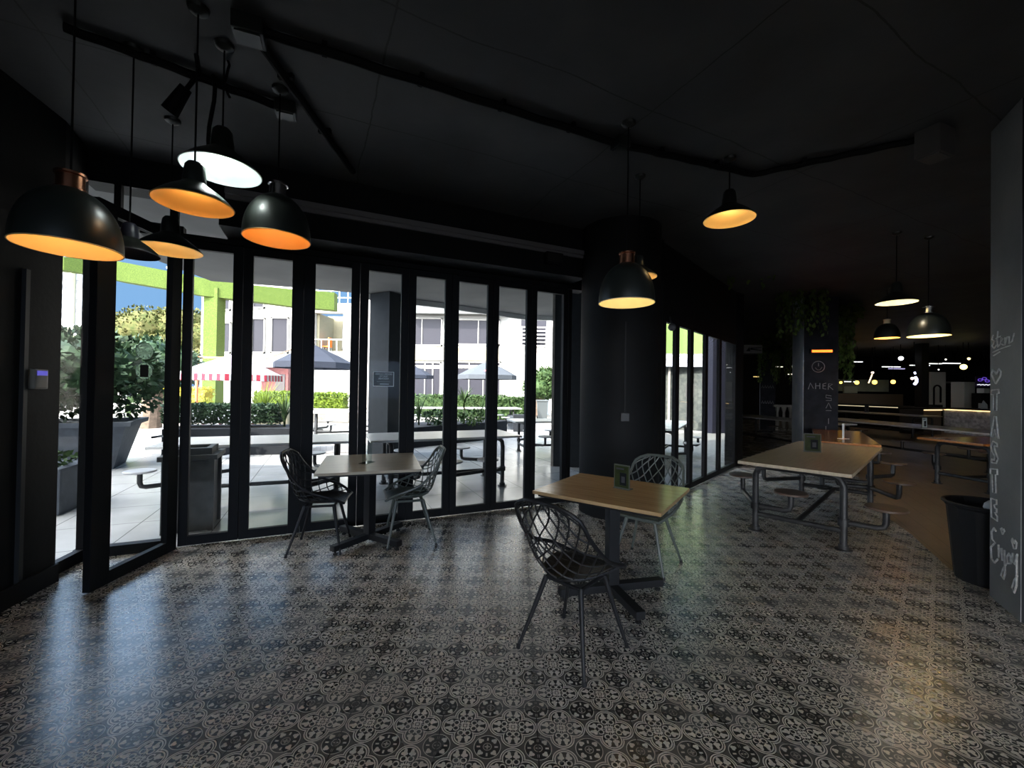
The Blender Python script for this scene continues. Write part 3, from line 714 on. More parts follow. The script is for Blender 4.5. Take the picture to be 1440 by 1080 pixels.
pedestal_table('worn pale wood cafe table on black cross base close to the folding door', (-1.50, 4.24), math.radians(19.0), .93, 1.02, math.radians(60), PALEOAK)

CEN = [(0, .235, .468), (.25, .08, .450), (.45, -.10, .452), (.6, -.205, .505), (.8, -.270, .69), (.92, -.312, .845), (1, -.338, .948)]
RIM = [(0, .205, .245, .474), (.25, .272, .12, .545), (.45, .288, -.01, .592), (.6, .282, -.115, .650), (.8, .252, -.235, .785), (.92, .222, -.300, .895), (1, .120, -.338, .945)]
def shell(u, v):
    cy, cz = lerp_list(CEN, v); w, ry, rz = lerp_list(RIM, v)
    a = abs(u); f = a ** 2.2
    g = a ** 1.7 * (1 - .35 * v) + a * .35 * v
    return Vector((math.copysign(w * min(1, a ** .82), u) if u else 0.0, cy + (ry - cy) * f, cz + (rz - cz) * g))
def make_chair(label, m, loc, rz):
    t = thing('lattice_chair', label, 'chair', (*loc, 0), rz)
    N = 22
    path = [shell(-1, i / N) for i in range(N + 1)] + [shell(-1 + 2 * i / 10, 1) for i in range(1, 10)] + [shell(1, 1 - i / N) for i in range(N + 1)] + [shell(1 - 2 * i / 10, 0) for i in range(1, 10)]
    k = MB(); k.tube(path, .0125, 8, closed=True); k.build('shell_rim', m, t, True)
    k = MB()
    for s in (-1, 1):
        for j in range(-9, 14):
            v0 = j / 9.0; pts = []
            for q in range(29):
                u = -1 + 2 * q / 28; v = v0 + s * u * .36
                if 0 <= v <= 1: pts.append(shell(u, v))
            if len(pts) > 2: k.tube(pts, .0055, 5)
    k.build('lattice', m, t, True)
    k = MB(); bm = k.bm; rows = []
    for i in range(15):
        v = .56 * i / 14; hw = .70 * math.sqrt(max(0.02, 1 - (i / 14.6) ** 3))
        rows.append([bm.verts.new(shell(hw * (-1 + 2 * q / 14), v) + Vector((0, 0, .004))) for q in range(15)])
    for A, B in zip(rows, rows[1:]):
        for q in range(14): bm.faces.new((A[q], A[q + 1], B[q + 1], B[q]))
    se = k.build('seat', m, t, True)
    so = se.modifiers.new('thick', 'SOLIDIFY'); so.thickness = .012; so.offset = -1
    k = MB()
    for sx in (-1, 1): k.tube([(sx * .12, .14, .432), (sx * .125, -.12, .432)], .012, 8)
    for sy in (.14, -.12): k.tube([(-.125, sy, .432), (.125, sy, .432)], .012, 8)
    k.build('under_frame', m, t)
    for sx in (-1, 1):
        for sy, fy in ((.14, .225), (-.12, -.245)):
            k = MB(); k.tube([(sx * .125, sy, .437), (sx * .18, sy + (fy - sy) * .5, .22), (sx * .235, fy, .018)], [.017, .014, .010], 10); lg = k.build('leg', m, t, True)
            k = MB(); k.tube([(sx * .235, fy, .022), (sx * .238, fy + .002 * (1 if fy > 0 else -1), 0)], .0135, 10); k.build('foot_cap', CHAIRBACKLIT_BLACK, lg)
    return t
# a chair faces its own +y
make_chair('backlit black lattice chair in the foreground, drawn up to the square plywood table', CHAIRBACKLIT_BLACK, (.363, 2.585), math.radians(48 - 90))
make_chair('sage grey lattice chair behind the square plywood table', CHAIRSAGE, (1.19, 3.84), math.radians(232 - 90))
make_chair('backlit black lattice chair at the left end of the worn table by the folding door', CHAIRBACKLIT_BLACK, (-1.92, 4.08), math.radians(12 - 90))
make_chair('sage grey lattice chair at the right end of the worn table by the folding door', CHAIRSAGE, (-1.115, 4.32), math.radians(200 - 90))

def card_stand(name, label, c, ang, w, h, z, print_m, lean=0.0):
    t = thing(name, label, 'menu stand', (c[0], c[1], z), ang)
    k = MB(); k.box((0, 0, h / 2 + .003), (w, .006, h)); k.build('holder', mat('clear_edge_acrylic', (.08, .085, .07), .5, spec=0.1), t)
    k = MB(); k.box((0, .02, .0025), (w, .07, .005)); k.build('base', MATS['clear_edge_acrylic'], t)
    k = MB(); k.box((0, -.0038, h / 2 + .003), (w * .88, .0016, h * .90)); cp = k.build('card', print_m, t)
    k = MB(); k.box((w * .10, -.0052, h * .42), (w * .42, .001, h * .52), M=None); k.build('device_print', CARDDARK, cp)
    k = MB(); k.box((w * .10, -.0060, h * .40), (w * .22, .001, h * .26)); k.build('screen_print', CARDGREY, cp)
    k = MB(); k.box((-w * .10, -.0052, h * .84), (w * .5, .001, h * .07)); k.build('heading_print', CARDGREY, cp)
    return t
a_, b_ = fl(862, 685, TZ), fl(887, 690, TZ)
card_stand('menu_stand', 'acrylic menu stand with dark green card on the square plywood table', ((a_ + b_) / 2)[:2], math.atan2((b_ - a_).y, (b_ - a_).x), .135, .185, TZ, CARDGREEN)
p = fl(516, 651, TZ)
t = thing('acrylic_holder', 'empty clear acrylic card holder on the worn pale table', 'menu stand', (p.x, p.y, TZ), math.radians(74))
k = MB(); k.box((0, 0, .10), (.15, .005, .20)); k.build('panel', glass_mat('acrylic', (.80, .85, .84), 2.0), t)
k = MB(); k.box((0, 0, .003), (.15, .09, .006)); k.build('base', MATS['acrylic'], t)

# ================================================================== PIPE-FRAME TABLES WITH STOOLS
def pipe_table(name, label, c, ang, L, Wd, top, stools, seatm=SEATM, group=None, z=TZ, inset=.30, stool_h=.49):
    t = thing(name, label, 'table', (c[0], c[1], 0), ang, group)
    k = MB(); k.box((0, 0, z - .0175), (L, Wd, .035), 0, .004); k.build('tabletop', top, t)
    hw = Wd / 2 - .10; e = L / 2 - inset; R = .034; tz = z - .075
    for s in (-1, 1):
        pts = [(s * e, -hw, .01), (s * e, -hw, tz - .10), (s * e, -hw + .03, tz - .03), (s * e, -hw + .10, tz), (s * e, hw - .10, tz), (s * e, hw - .03, tz - .03), (s * e, hw, tz - .10), (s * e, hw, .01)]
        k = MB(); k.tube(pts, R, 12)
        k.tube([(s * e, -hw, .19), (s * e, hw, .19)], R * .82, 12); fr = k.build('end_frame', PIPE, t, True)
        for q in (-1, 1):
            k = MB(); k.lathe([(.075, 0), (.075, .008), (.045, .012), (.045, .05)], (s * e, q * hw, 0), 20, True, True); k.build('floor_flange', PIPE, fr, True)
    k = MB(); k.tube([(-e, 0, .19), (e, 0, .19)], R * .82, 12); k.build('stretcher', PIPE, t, True)
    k = MB(); k.box((0, 0, z - .05), (L * .9, .06, .03)); k.build('top_rail', STEEL, t)
    for (fx, fy, sx, sy) in stools:      # from the leg at (fx*e, fy*hw) to the seat at (sx, sy)
        k = MB(); x0, y0 = fx * e, fy * hw
        d = Vector((sx - x0, sy - y0)); d.normalize()
        k.tube([(x0, y0, .28), (sx - d.x * .06, sy - d.y * .06, .28), (sx - d.x * .015, sy - d.y * .015, .295), (sx, sy, .34), (sx, sy, stool_h - .02)], R * .85, 10)
        k.lathe([(.05, 0), (.05, .07)], (x0, y0, .245), 14, True, True)
        ar = k.build('stool_arm', PIPE, t, True)
        k = MB(); k.lathe([(.01, 0), (.155, 0), (.165, .006), (.165, .02), (.158, .026), (.01, .026)], (sx, sy, stool_h - .02), 28, True, True); k.build('stool_seat', seatm, ar, True)
    return t
def std(L, Wd, inset=.30, out=.22, along=.36):
    hw = Wd / 2 - .10; e = L / 2 - inset; r = []
    for s in (-1, 1):
        for q in (-1, 1):
            r.append((s, q, s * (e - along), q * (hw + .10 + out)))
    return r
# table axis: local x is the long side
pipe_table('pipe_leg_table', 'large pale wood table on dark pipe legs, nearest on the right', (3.83, 5.36), math.radians(44.9), 2.85, 1.0, PALEOAK,
           [(-1, 1, -1.10, .06), (-1, -1, -1.10, -.72), (-1, 1, -.45, .74), (1, -1, .62, -.72), (1, 1, .55, .76), (1, -1, 1.0, -.05)])
pipe_table('pipe_leg_table', 'amber varnished table on pipe legs right behind the large pale table', (5.88, 7.68), math.radians(56), 2.75, .80, REDWOOD, std(2.75, .80))
pipe_table('pipe_leg_table', 'amber topped table on pipe legs half hidden by the graffiti pillar', (8.55, 7.35), math.radians(9), 2.6, .95, REDWOOD, std(2.6, .95))
pipe_table('pipe_leg_table', 'long pale edged table running in front of the bar counter', (9.85, 10.75), math.radians(96), 4.7, 1.05, GREYTOP, std(5.2, 1.05) + [(-1, 1, -.6, .75), (1, 1, .6, .75)])
pipe_table('pipe_leg_table', 'pale table on silver pipe legs behind the blue-lit chalkboard column', (7.75, 12.35), math.radians(99), 3.7, 1.0, GREYTOP, std(3.7, 1.0))
pipe_table('pipe_leg_table', 'dim dark table between the long pale table and the bar', (14.35, 16.9), math.radians(102), 3.8, 1.1, PALEOAK, std(3.4, 1.0))
GT = 'long grey tables on the terrace'
pipe_table('terrace_table', 'long pale terrace table just outside the open door leaf, left one', (-3.54, 5.86), math.radians(22), 2.42, 1.03, GREYTOP, std(2.42, 1.03, out=.20) + [(-1, 0.0, -1.35, -.25)], GREYSEAT, GT)
pipe_table('terrace_table', 'long pale terrace table before the charcoal planter, right of the first', (-1.215, 6.80), math.radians(24.9), 2.36, 1.03, GREYTOP, std(2.36, 1.03, out=.17) + [(1, -1, -.05, -.68)], GREYSEAT, GT)
pipe_table('terrace_table', 'terrace table in the gap between the planters beside the dark parasol', (-5.15, 12.6), math.radians(28), 2.4, .95, GREYTOP, std(2.4, .95), GREYSEAT, GT)
pipe_table('terrace_table', 'terrace table behind the right planter and its spiky plants', (-2.2, 16.0), math.radians(12), 4.6, .9, GREYTOP, std(4.6, .9), GREYSEAT, GT)
pipe_table('terrace_table', 'terrace table partly hidden behind the right dark terrace column', (.75, 10.35), math.radians(14), 1.9, .95, GREYTOP, std(1.9, .95), GREYSEAT, GT)
pipe_table('terrace_table', 'white topped table outside the courtyard glass doors', (3.35, 9.75), math.radians(62), 2.7, 1.0, mat('white_laminate', (.72, .72, .70), .3), std(2.7, 1.0), GREYSEAT, GT)

a_, b_ = fl(1134, 635, TZ), fl(1151, 636, TZ)
card_stand('menu_stand', 'small dark green menu stand on the large pale pipe leg table', ((a_ + b_) / 2)[:2], math.atan2((b_ - a_).y, (b_ - a_).x), .19, .235, TZ, CARDGREEN)
p = fl(1300, 602, TZ); card_stand('table_sign', 'small white and green sign standing on the long pale table', p[:2], -.2, .10, .24, TZ, mat('white_green_print', (.42, .50, .46), .5))
p = fl(1186, 617, TZ)
t = thing('acrylic_holder', 'clear acrylic holder with bright edge on the amber table', 'menu stand', (p.x, p.y, TZ), .3)
k = MB(); k.box((0, 0, .13), (.022, .022, .26)); k.build('post', mat('bright_acrylic_edge', (.75, .75, .74), .2), t)
k = MB(); k.box((0, 0, .003), (.16, .09, .006)); k.build('base', MATS['bright_acrylic_edge'], t)
p = fl(1226, 590, TZ + .08); p = fl(1226, 585, TZ)
card_stand('table_sign', 'dim grey card standing on the table before the bar', (14.3, 17.3), .3, .24, .34, TZ, CARDGREY)

# bin by the pillar
bx, by = 4.02, 3.62
t = thing('waste_bin', 'black ribbed waste bin with crumpled white paper standing behind the pillar', 'bin', (bx, by, 0))
k = MB(); prof = [(.20, 0.0), (.205, .02), (.255, .62), (.272, .63), (.278, .66), (.262, .662), (.235, .60), (.19, .05)]
k.lathe(prof, seg=14, close_bot=True); k.build('body', BINM, t)
k = MB(); k.tube([(.274 * math.cos(a * PI / 14), .274 * math.sin(a * PI / 14), .655) for a in range(28)], .012, 8, closed=True); k.build('rim', BINM, t, True)
k = MB(); k.lathe([(.01, .42), (.21, .46)], seg=14); k.build('bin_liner', CABLE, t)
k = MB(); R_ = random.Random(3)
k.ball((0, 0, 0), .055, 9, 6)
for v in k.bm.verts: v.co *= R_.uniform(.65, 1.35)
o = k.build('crumpled_paper', PAPER); o.location = (bx - .10, by - .13, .665); o.scale = (1, .8, .9); tag(o, 'crumpled white paper on the rim of the black waste bin', 'paper')

# ================================================================== FAR INTERIOR
def bx(k, p, size, rz=0.0): return k.box((p.x, p.y, p.z), size, rz)
# chalkboard column with heater and hanging plants
cc = Vector((6.72, 9.55)); ca = math.radians(-14)
c_ = struct_root('column_chalkboard', (cc.x, cc.y, 0), ca)
k = MB(); k.box((0, 0, CZ / 2), (.66, .62, CZ)); k.build('shaft', COLDARK, c_)
k = MB(); k.box((-.333, 0, CZ / 2), (.008, .62, CZ)); k.build('daylit_side_panel', COLDAYLIT, c_)  # side coloured as if lit from the courtyard doors
def cpt(x, z): return (x, -.315, z)
def chalk2(name, sts, r=.008):
    for st in sts:
        k = MB(); k.tube([cpt(x, z) for x, z in st], r, 5); k.build(name, mat('dim_chalk', (.24, .24, .25), .9), c_)
chalk2('chalk_smile', [[(-.05 + .12 * math.cos(a * PI / 12), 2.16 + .12 * math.sin(a * PI / 12)) for a in range(25)], [(-.11, 2.14), (-.07, 2.09), (-.02, 2.09), (.02, 2.15)], [(-.05, 2.24), (-.05, 2.17)]])
chalk2('chalk_letter', [[(-.24, 1.66), (-.20, 1.80), (-.14, 1.68)], [(-.10, 1.80), (-.10, 1.67)], [(-.10, 1.74), (-.02, 1.74)], [(-.02, 1.80), (-.02, 1.67)], [(.10, 1.80), (.04, 1.78), (.04, 1.68), (.10, 1.67)], [(.04, 1.74), (.09, 1.74)], [(.14, 1.66), (.15, 1.79), (.22, 1.78), (.16, 1.73), (.23, 1.66)]])
for i, ch in enumerate([[(.1, .1), (0, .12), (0, .06), (.1, .05), (.1, 0), (0, 0)], [(0, 0), (.05, .12), (.1, 0)], [(0, .12), (.1, .12)], [(.05, .12), (.05, 0)], [(0, .12), (0, 0), (.1, 0)], [(.1, .12), (0, .12), (0, 0), (.1, 0)]]):
    chalk2('chalk_letter', [[(.10 + x, 1.42 - i * .17 + z) for x, z in ch]], .007)
t = thing('wall_heater', 'glowing orange infrared heater on the chalkboard column', 'heater', (cc.x, cc.y, 0), ca)
k = MB(); k.box((-.02, -.36, 2.50), (.42, .10, .10), 0, .01); k.build('housing', STEEL, t)
k = MB(); k.box((-.02, -.415, 2.495), (.38, .02, .05)); k.build('element', glow('orange_heat', (1.0, .13, .015), 0.42), t)
def vines(name, label, c, rad, n, strands, R, length=.9):
    t = thing(name, label, 'plant', (c[0], c[1], c[2]))
    k = MB(); k.lathe([(.02, -.12), (.18, -.10), (.24, .08), (.22, .08), (.17, -.06)], seg=20); k.build('hanging_pot', CABLE, t)
    k = MB(); k.leaves((0, 0, .1), rad, n, .16, R, .35); k.build('foliage', LEAFVINE, t)
    k = MB()
    for i in range(strands):
        a = R.uniform(0, 2 * PI); x, y = rad[0] * .7 * math.cos(a), rad[1] * .7 * math.sin(a); L = length * R.uniform(.5, 1.1)
        for j in range(int(L / .035)):
            k.leaf((x + R.uniform(-.05, .05), y + R.uniform(-.05, .05), -.05 - j * .035), (R.uniform(-.6, .6), R.uniform(-.6, .6), -1), Vector((R.uniform(-1, 1), R.uniform(-1, 1), .2)), .10, .028)
    k.build('trailing_vine', LEAFVINE, t)
R_ = random.Random(11)
GV = 'trailing plants hung from the dark ceiling'
p = at(1060, 345, 7.6); vines('hanging_plant', 'dark bushy hanging plant below the lone golden pendant', (p.x, p.y, p.z), (.55, .45, .35), 500, 10, R_, .7)
p = at(1128, 395, 8.9); vines('hanging_plant', 'dark fern-like hanging plant in front of the chalkboard column', (p.x, p.y, p.z), (.62, .5, .36), 600, 22, R_, 1.1)
p = at(1150, 455, 10.2); vines('hanging_plant', 'trailing green plant right behind the heater column', (p.x + .35, p.y, p.z + .2), (.55, .5, .30), 400, 34, R_, 1.5)
p = at(1090, 498, 15.0); vines('hanging_plant', 'small trailing green plant over the second chalkboard column', (p.x, p.y, p.z + .2), (.75, .5, .35), 420, 26, R_, 1.1)
# second chalkboard column, balustrade, sign
p = fl(1079, 604); c2 = struct_root('column_rear', (p.x, p.y, 0), math.radians(-30))
k = MB(); k.box((0, 0, CZ / 2), (.55, .5, CZ)); k.build('shaft', COLDARK, c2)
k = MB(); k.box((-.278, 0, CZ / 2), (.008, .5, CZ)); k.build('daylit_side_panel', COLDAYLIT, c2)
chalk3 = MATS['dim_chalk']
for z in (1.75, 1.1):
    for j in range(5):
        k = MB(); k.tube([(-.22 + j * .09, -.254, z), (-.18 + j * .09, -.254, z + .12), (-.15 + j * .09, -.254, z)], .012, 5); k.build('chalk_letter', chalk3, c2)
p0, p1 = at(1088, 572, 17.5), at(1132, 571, 17.5)
t = thing('balustrade', 'pale stone balustrade far back beside the chalkboard column', 'balustrade', (p0.x, p0.y, 0))
L = p1.x - p0.x
BAL = mat('pale_stone', (.34, .32, .29), .7)
k = MB(); k.box((L / 2, 0, 1.02), (L + .1, .22, .09)); k.build('handrail', BAL, t)
for i in range(5):
    k = MB(); k.lathe([(.09, .0), (.09, .06), (.05, .10), (.085, .30), (.05, .55), (.045, .75), (.09, .92), (.10, .98)], (.15 + i * (L - .2) / 4, 0, 0), 16, True, True); k.build('baluster', BAL, t, True)
p = at(1059, 491, 14.0); t = thing('poster', 'white poster with a black pointed shape beside the courtyard wall corner', 'poster', (p.x, p.y, p.z))
k = MB(); k.box((0, 0, 0), (.60, .03, .28)); k.build('board', mat('dim_white_board', (.42, .42, .40), .6), t)
k = MB(); k.face([(-.24, -.018, -.07), (-.10, -.018, -.07), (-.13, -.018, .07)]); k.face([(-.10, -.018, -.02), (.27, -.018, -.05), (.27, -.018, -.03), (-.10, -.018, .02)]); k.face([(-.10, -.018, .01), (.27, -.018, .05), (.27, -.018, .065), (-.10, -.018, .04)]); k.build('black_shape', CARDDARK, t)
# bar counter along the back
BH = 1.02
q0, q1, q2 = fl(1166, 568, BH), fl(1297, 573.2, BH), fl(1400, 577.5, BH)
bd = (q2 - q1); bd.z = 0; bd.normalize(); bang = math.atan2(bd.y, bd.x)
STRIP = glow('warm_led_strip', (1.0, .66, .28), 0.234); STRIP2 = glow('pale_led_strip', (.95, .80, .50), 0.063)
def counter(label, a, b, front, strip):
    d = Vector((b.x - a.x, b.y - a.y)); L = d.length; ang = math.atan2(d.y, d.x)
    t = thing('bar_counter', label, 'bar counter', (a.x, a.y, 0), ang)
    k = MB(); k.box((L / 2, .45, BH / 2 - .03), (L, .8, BH - .06)); k.build('front_panel', front, t)
    k = MB(); k.box((L / 2, .40, BH + .01), (L, 1.0, .05)); k.build('countertop', STEEL, t)
    k = MB(); k.box((L / 2, .03, BH - .045), (L, .03, .03)); k.build('light_strip', strip, t)
mid = fl(1326, 575.0, BH)
counter('dark bar counter with a thin pale light strip, left of the dark post', q0, q1, BLACK, STRIP2)
counter('short dark bar counter with a warm light strip next to the speckled one', fl(1301, 575, BH), mid, mat('brown_dark_panel', (.05, .038, .03), .6), STRIP)
counter('speckled grey bar counter with a warm light strip beside the graffiti pillar', fl(1326.5, 574.2, BH), fl(1440, 579, BH), SPECKLE, STRIP)
k = MB(); p = fl(1296, 606) * .962; k.box((p.x, p.y, CZ / 2), (.30, .30, CZ)); tag(k.build('dark_post', BLACK), 'slim dark post rising between the two bar counters', 'post')
# back bar things
def block(name, label, cat, xy0, xy1, Y, depth, m, group=None):
    a = at(xy0[0], xy0[1], Y); b = at(xy1[0], xy1[1], Y)
    k = MB(); k.box((0, 0, 0), (abs(b.x - a.x), depth, abs(a.z - b.z)), 0, min(.02, depth * .2))
    o = k.build(name, m); o.location = (a + b) / 2 + Vector((0, depth / 2, 0)); return tag(o, label, cat, group)
TILEG = grid_material('greenish_wall_tile', (.15, .15, .105), (.035, .035, .025), 1.0, 0, .5, .03, 1.0)
DIMW = mat('dim_white_panel', (.62, .62, .60), .6)
o = block('tiled_panel', 'greenish tiled back panel behind the hanging bulbs', 'panel', (1163, 533), (1250, 551), 23.88, .1, mat('greenish_panel', (.42, .43, .30), .6, var=.3, vscale=1.2))
block('tiled_panel', 'large pale tile panel under the second hanging bulb', 'panel', (1187, 543), (1206, 553), 23.74, .1, mat('pale_green_panel', (.62, .63, .46), .6))
block('back_counter', 'dark brown back counter under the round bulbs', 'counter', (1163, 553), (1270, 616), 22.0, .4, mat('dark_brown_panel', (.14, .105, .07), .5))
block('fridge', 'pale upright fridge panel behind the speckled counter', 'fridge', (1356, 537), (1371, 604.4), 19.5, .6, DIMW)
block('splash_panel', 'grey kitchen panel behind the tall arched tap', 'panel', (1309, 523), (1330, 601.3), 20.5, .3, mat('dim_kitchen_panel', (.50, .50, .45), .6))
o = block('extractor_hood', 'sloped grey extractor hood above the arched tap', 'hood', (1305, 536), (1352, 539), 21.2, .5, mat('hood_grey', (.12, .12, .12), .5))
k = MB(); k.box((.6, 0, (CZ - o.location.z) / 2), (.35, .35, CZ - o.location.z)); k.build('flue', BLACK, o)
o = block('shelf_unit', 'dark shelf unit below the purple sign', 'shelf', (1380, 553), (1394, 607.5), 18.5, .4, BLACK)
block('white_box', 'small white box on the shelf below the purple sign', 'box', (1384, 546), (1392, 552.9), 18.55, .3, mat('lit_white_box', (.75, .75, .75), .6))
p = at(1318, 568, 19.2); t = thing('tap', 'tall black arched tap behind the bar counter', 'tap', (p.x, p.y, 0))
k = MB(); k.tube([(-.15, 0, BH)] + [(-.15 * math.cos(a * PI / 12), 0, 1.85 + .15 * math.sin(a * PI / 12)) for a in range(13)] + [(.15, 0, BH + .2)], .035, 8); k.build('spout', CABLE, t, True)
k = MB(); k.box((0, .2, .56), (.5, .4, 1.12)); k.build('stand', BLACK, t)
p = fl(1386, 577.0, BH); p.y += .35; p.x += .33; k = MB(); k.face([(-.14, 0, -.17), (.14, 0, -.17), (.13, 0, .0), (-.03, 0, .17), (-.07, 0, .1)]); k.box((0, .06, -.05), (.2, .1, .2)); o = k.build('white_napkin', mat('lit_white_cloth', (.62, .68, .68), .8)); o.location = (p.x, p.y, BH + .206); tag(o, 'pointed white napkin stack on the bar next to the pillar', 'napkin')
# neon sign
p = at(1384, 537, 18.2); t = thing('neon_sign', 'purple glowing sign with a white stroke beside the graffiti pillar', 'sign', (p.x, p.y, p.z))
k = MB(); k.box((0, .02, 0), (.70, .04, .46)); k.build('board', mat('purple_board', (.03, .015, .08), .5), t)
k = MB(); k.tube([(0, .02, .23), (0, .02, CZ - p.z)], .015, 5); k.build('hanger', CABLE, t)
k = MB()
for s in ((-.18, .08), (.0, .14), (.12, .04)): k.tube([(s[0] + .09 * math.cos(a * PI / 6), -.01, s[1] + .05 * math.sin(a * PI / 6)) for a in range(12)], .012, 5, closed=True)
k.build('purple_tube', glow('purple_neon', (.16, .08, .62), 0.081), t)
k = MB(); k.tube([(-.30, -.01, -.13)] + [(-.26 + i * .05, -.01, -.125 + .02 * math.sin(i * 2.1)) for i in range(12)], .018, 5); k.build('white_tube', glow('white_neon', (.9, .9, 1.0), 0.081), t)
p = at(1286, 535, 17.0); t = thing('neon_figure', 'bright bluish white neon figure left of the dark post', 'sign', (p.x, p.y, p.z))
NE = glow('blue_white_neon', (.62, .68, 1.0), 0.45)
k = MB(); k.tube([(.02, 0, .14), (.08, 0, .06), (.08, 0, -.06), (0, 0, -.16)], .05, 6); k.build('tube', NE, t)
k = MB(); k.tube([(0, 0, .34), (.03, 0, .26)], .03, 6); k.build('tube', NE, t)
k = MB(); k.tube([(0, .03, .3), (0, .03, CZ - p.z)], .012, 5); k.build('hanger', CABLE, t)
k = MB(); k.ball((-.09, 0, .08), .055, 8, 6); k.build('lamp', glow('pink_white_neon', (1, .75, .65), 0.36), t)
# hanging bulbs and strip lights of the bar
GB = 'warm round bulbs over the bar'
for i, (x, y, r, lb) in enumerate(((1182.5, 538, .055, 'smallest dim orange bulb, leftmost over the bar'), (1205, 538, .085, 'second warm round bulb from the left over the bar'), (1230, 537.5, .095, 'third warm round bulb, beside the slanted tube'), (1256, 537, .09, 'rightmost warm round bulb over the bar'))):
    p = at(x, y, 19.0); t = thing('hanging_bulb', lb, 'lamp', (p.x, p.y, p.z), 0, GB)
    k = MB(); k.ball((0, 0, 0), r, 12, 8); k.build('bulb', glow('amber_bulb', (1.0, .55, .08), 0.495), t, True)
    k = MB(); k.tube([(0, 0, r), (0, 0, CZ - p.z)], .008, 5); k.build('cord', CABLE, t)
p = at(1224, 532, 19.3); t = thing('slanted_lamp', 'short slanted glowing tube lamp between two round bulbs', 'lamp', p)
k = MB(); k.tube([(-.08, 0, -.22), (.08, 0, .18)], .025, 6); k.build('tube', glow('warm_tube', (1, .72, .4), .25), t)
k = MB(); k.tube([(.08, 0, .18), (.08, 0, CZ - p.z)], .008, 5); k.build('cord', CABLE, t)
GS = 'far strip lights under the dark ceiling'
strips = [((1082, 515.5), (1100, 515.5), 20, 'warm', 'pale strip light over the second chalkboard column'), ((1114, 515.2), (1122, 515), 19, 'warm', 'short strip light touching the left of the heater column'), ((1108, 526), (1122, 526), 17.8, 'warm', 'lower pale strip light left of the heater column'), ((1060, 529.5), (1070, 529.5), 21, 'amber', 'small dim amber strip light farthest left'),
          ((1163, 515.5), (1180, 515), 21, 'amber', 'amber strip light right of the heater column'), ((1201, 508.7), (1212, 508.5), 20, 'white', 'short white strip light above the tiled panel'), ((1241, 515.8), (1265, 515.5), 20.2, 'white', 'white strip light left of the long pair over the bar'), ((1280, 514), (1306, 513), 19.0, 'white', 'white strip light in the middle over the bar'), ((1296, 511.2), (1323, 510.8), 18.5, 'white', 'long white strip light above the extractor hood'), ((1325, 510.8), (1349, 510.5), 18.5, 'white', 'rightmost long white strip light near the yellow star lamp'),
          ((1250, 518.5), (1271, 518), 19.5, 'lilac', 'lilac strip light just under the white ones'), ((1188, 536.4), (1201, 536.4), 21, 'white', 'thin white strip between the first two round bulbs')]
GLOWS = {'warm': glow('strip_warm', (1, .9, .7), 0.144), 'amber': glow('strip_amber', (1, .7, .25), 0.09), 'white': glow('strip_white', (.95, .97, 1), 0.18), 'lilac': glow('strip_lilac', (.55, .52, .9), 0.081)}
for a, b, Y, kd, lb in strips:
    p, q = at(a[0], a[1], Y), at(b[0], b[1], Y); L = (q - p).length
    t = thing('strip_light', lb, 'lamp', (p + q) / 2, 0, GS)
    k = MB(); k.box((0, 0, .03), (L, .12, .05)); k.build('housing', CABLE, t)
    k = MB(); k.box((0, -.01, -.01), (L, .10, .035)); k.build('tube', GLOWS[kd], t)
    for q_ in (-.4, .4):
        k = MB(); k.tube([(L * q_, 0, .05), (L * q_, 0, CZ - (p.z + q.z) / 2)], .008, 5); k.build('suspension_wire', CABLE, t)
GP = 'small bright spot lamps over the bar'
for x, y, Y, r, c, pw, lb in ((1267, 504, 18, .09, (.9, .95, 1), 4, 'bright white spot lamp above the strip lights'), (1355, 516, 17, .11, (1, .85, .25), 4, 'yellow star-like spot lamp near the pillar'), (1362.5, 504.5, 17, .05, (1, .8, .35), 3, 'small yellow spot lamp above the star-like one'), (1330, 505.5, 18, .035, (.9, .9, .8), 2, 'tiny pale spot lamp over the long strip lights'), (1295, 519.5, 18, .07, (1, .5, .2), 1.2, 'orange spot lamp below the middle strip light'), (1320, 519.8, 18, .03, (.9, .9, .9), 2, 'tiny white spot lamp above the extractor hood'), (1227, 524, 20, .06, (1, .8, .7), 2, 'tiny pinkish spot lamp above the round bulbs')):
    p = at(x, y, Y); t = thing('spot_lamp', lb, 'lamp', p, 0, GP)
    k = MB(); k.ball((0, 0, 0), r, 10, 6); k.build('bulb', glow('spot_%d' % x, c, pw * .09), t, True)
    k = MB(); k.tube([(0, .02, r * .6), (0, .02, CZ - p.z)], .012, 5); k.build('stem', CABLE, t)

# ================================================================== TERRACE
TG = -0.012
k = MB(); k.face([(x, y, TG) for x, y in [(-14, 1.0), (-3.9, 3.3), (-3.28, 4.0), (.90, 5.97), (1.97, 5.86), (4.8, 9.0), (9, 17), (9, 19), (-14, 15)]]); k.build('floor_terrace', PAVING, kind='structure')
k = MB(); k.face([(x, y, -.03) for x, y in [(-90, -2), (-3, -2), (12.6, 14), (60, 30), (60, 120), (-140, 120)]]); k.build('floor_courtyard', GROUND, kind='structure')
k = MB(); k.prism([(2.1, 6.05), (4.75, 9.08), (8.6, 16.2), (3.6, 15.2), (2.2, 9.0)], TG, TG + .006); k.build('floor_side_court', mat('side_court_shade_grey', (.13, .133, .13), .6, var=.1), kind='structure')  # darker sheet over the paving, its colour stands in for shade
k = MB(); k.prism([(-4.9, 9.6), (-3.35, 10.1), (-3.7, 11.3), (-5.2, 10.8)], TG, TG + .012); k.build('floor_deck', DECK, kind='structure')
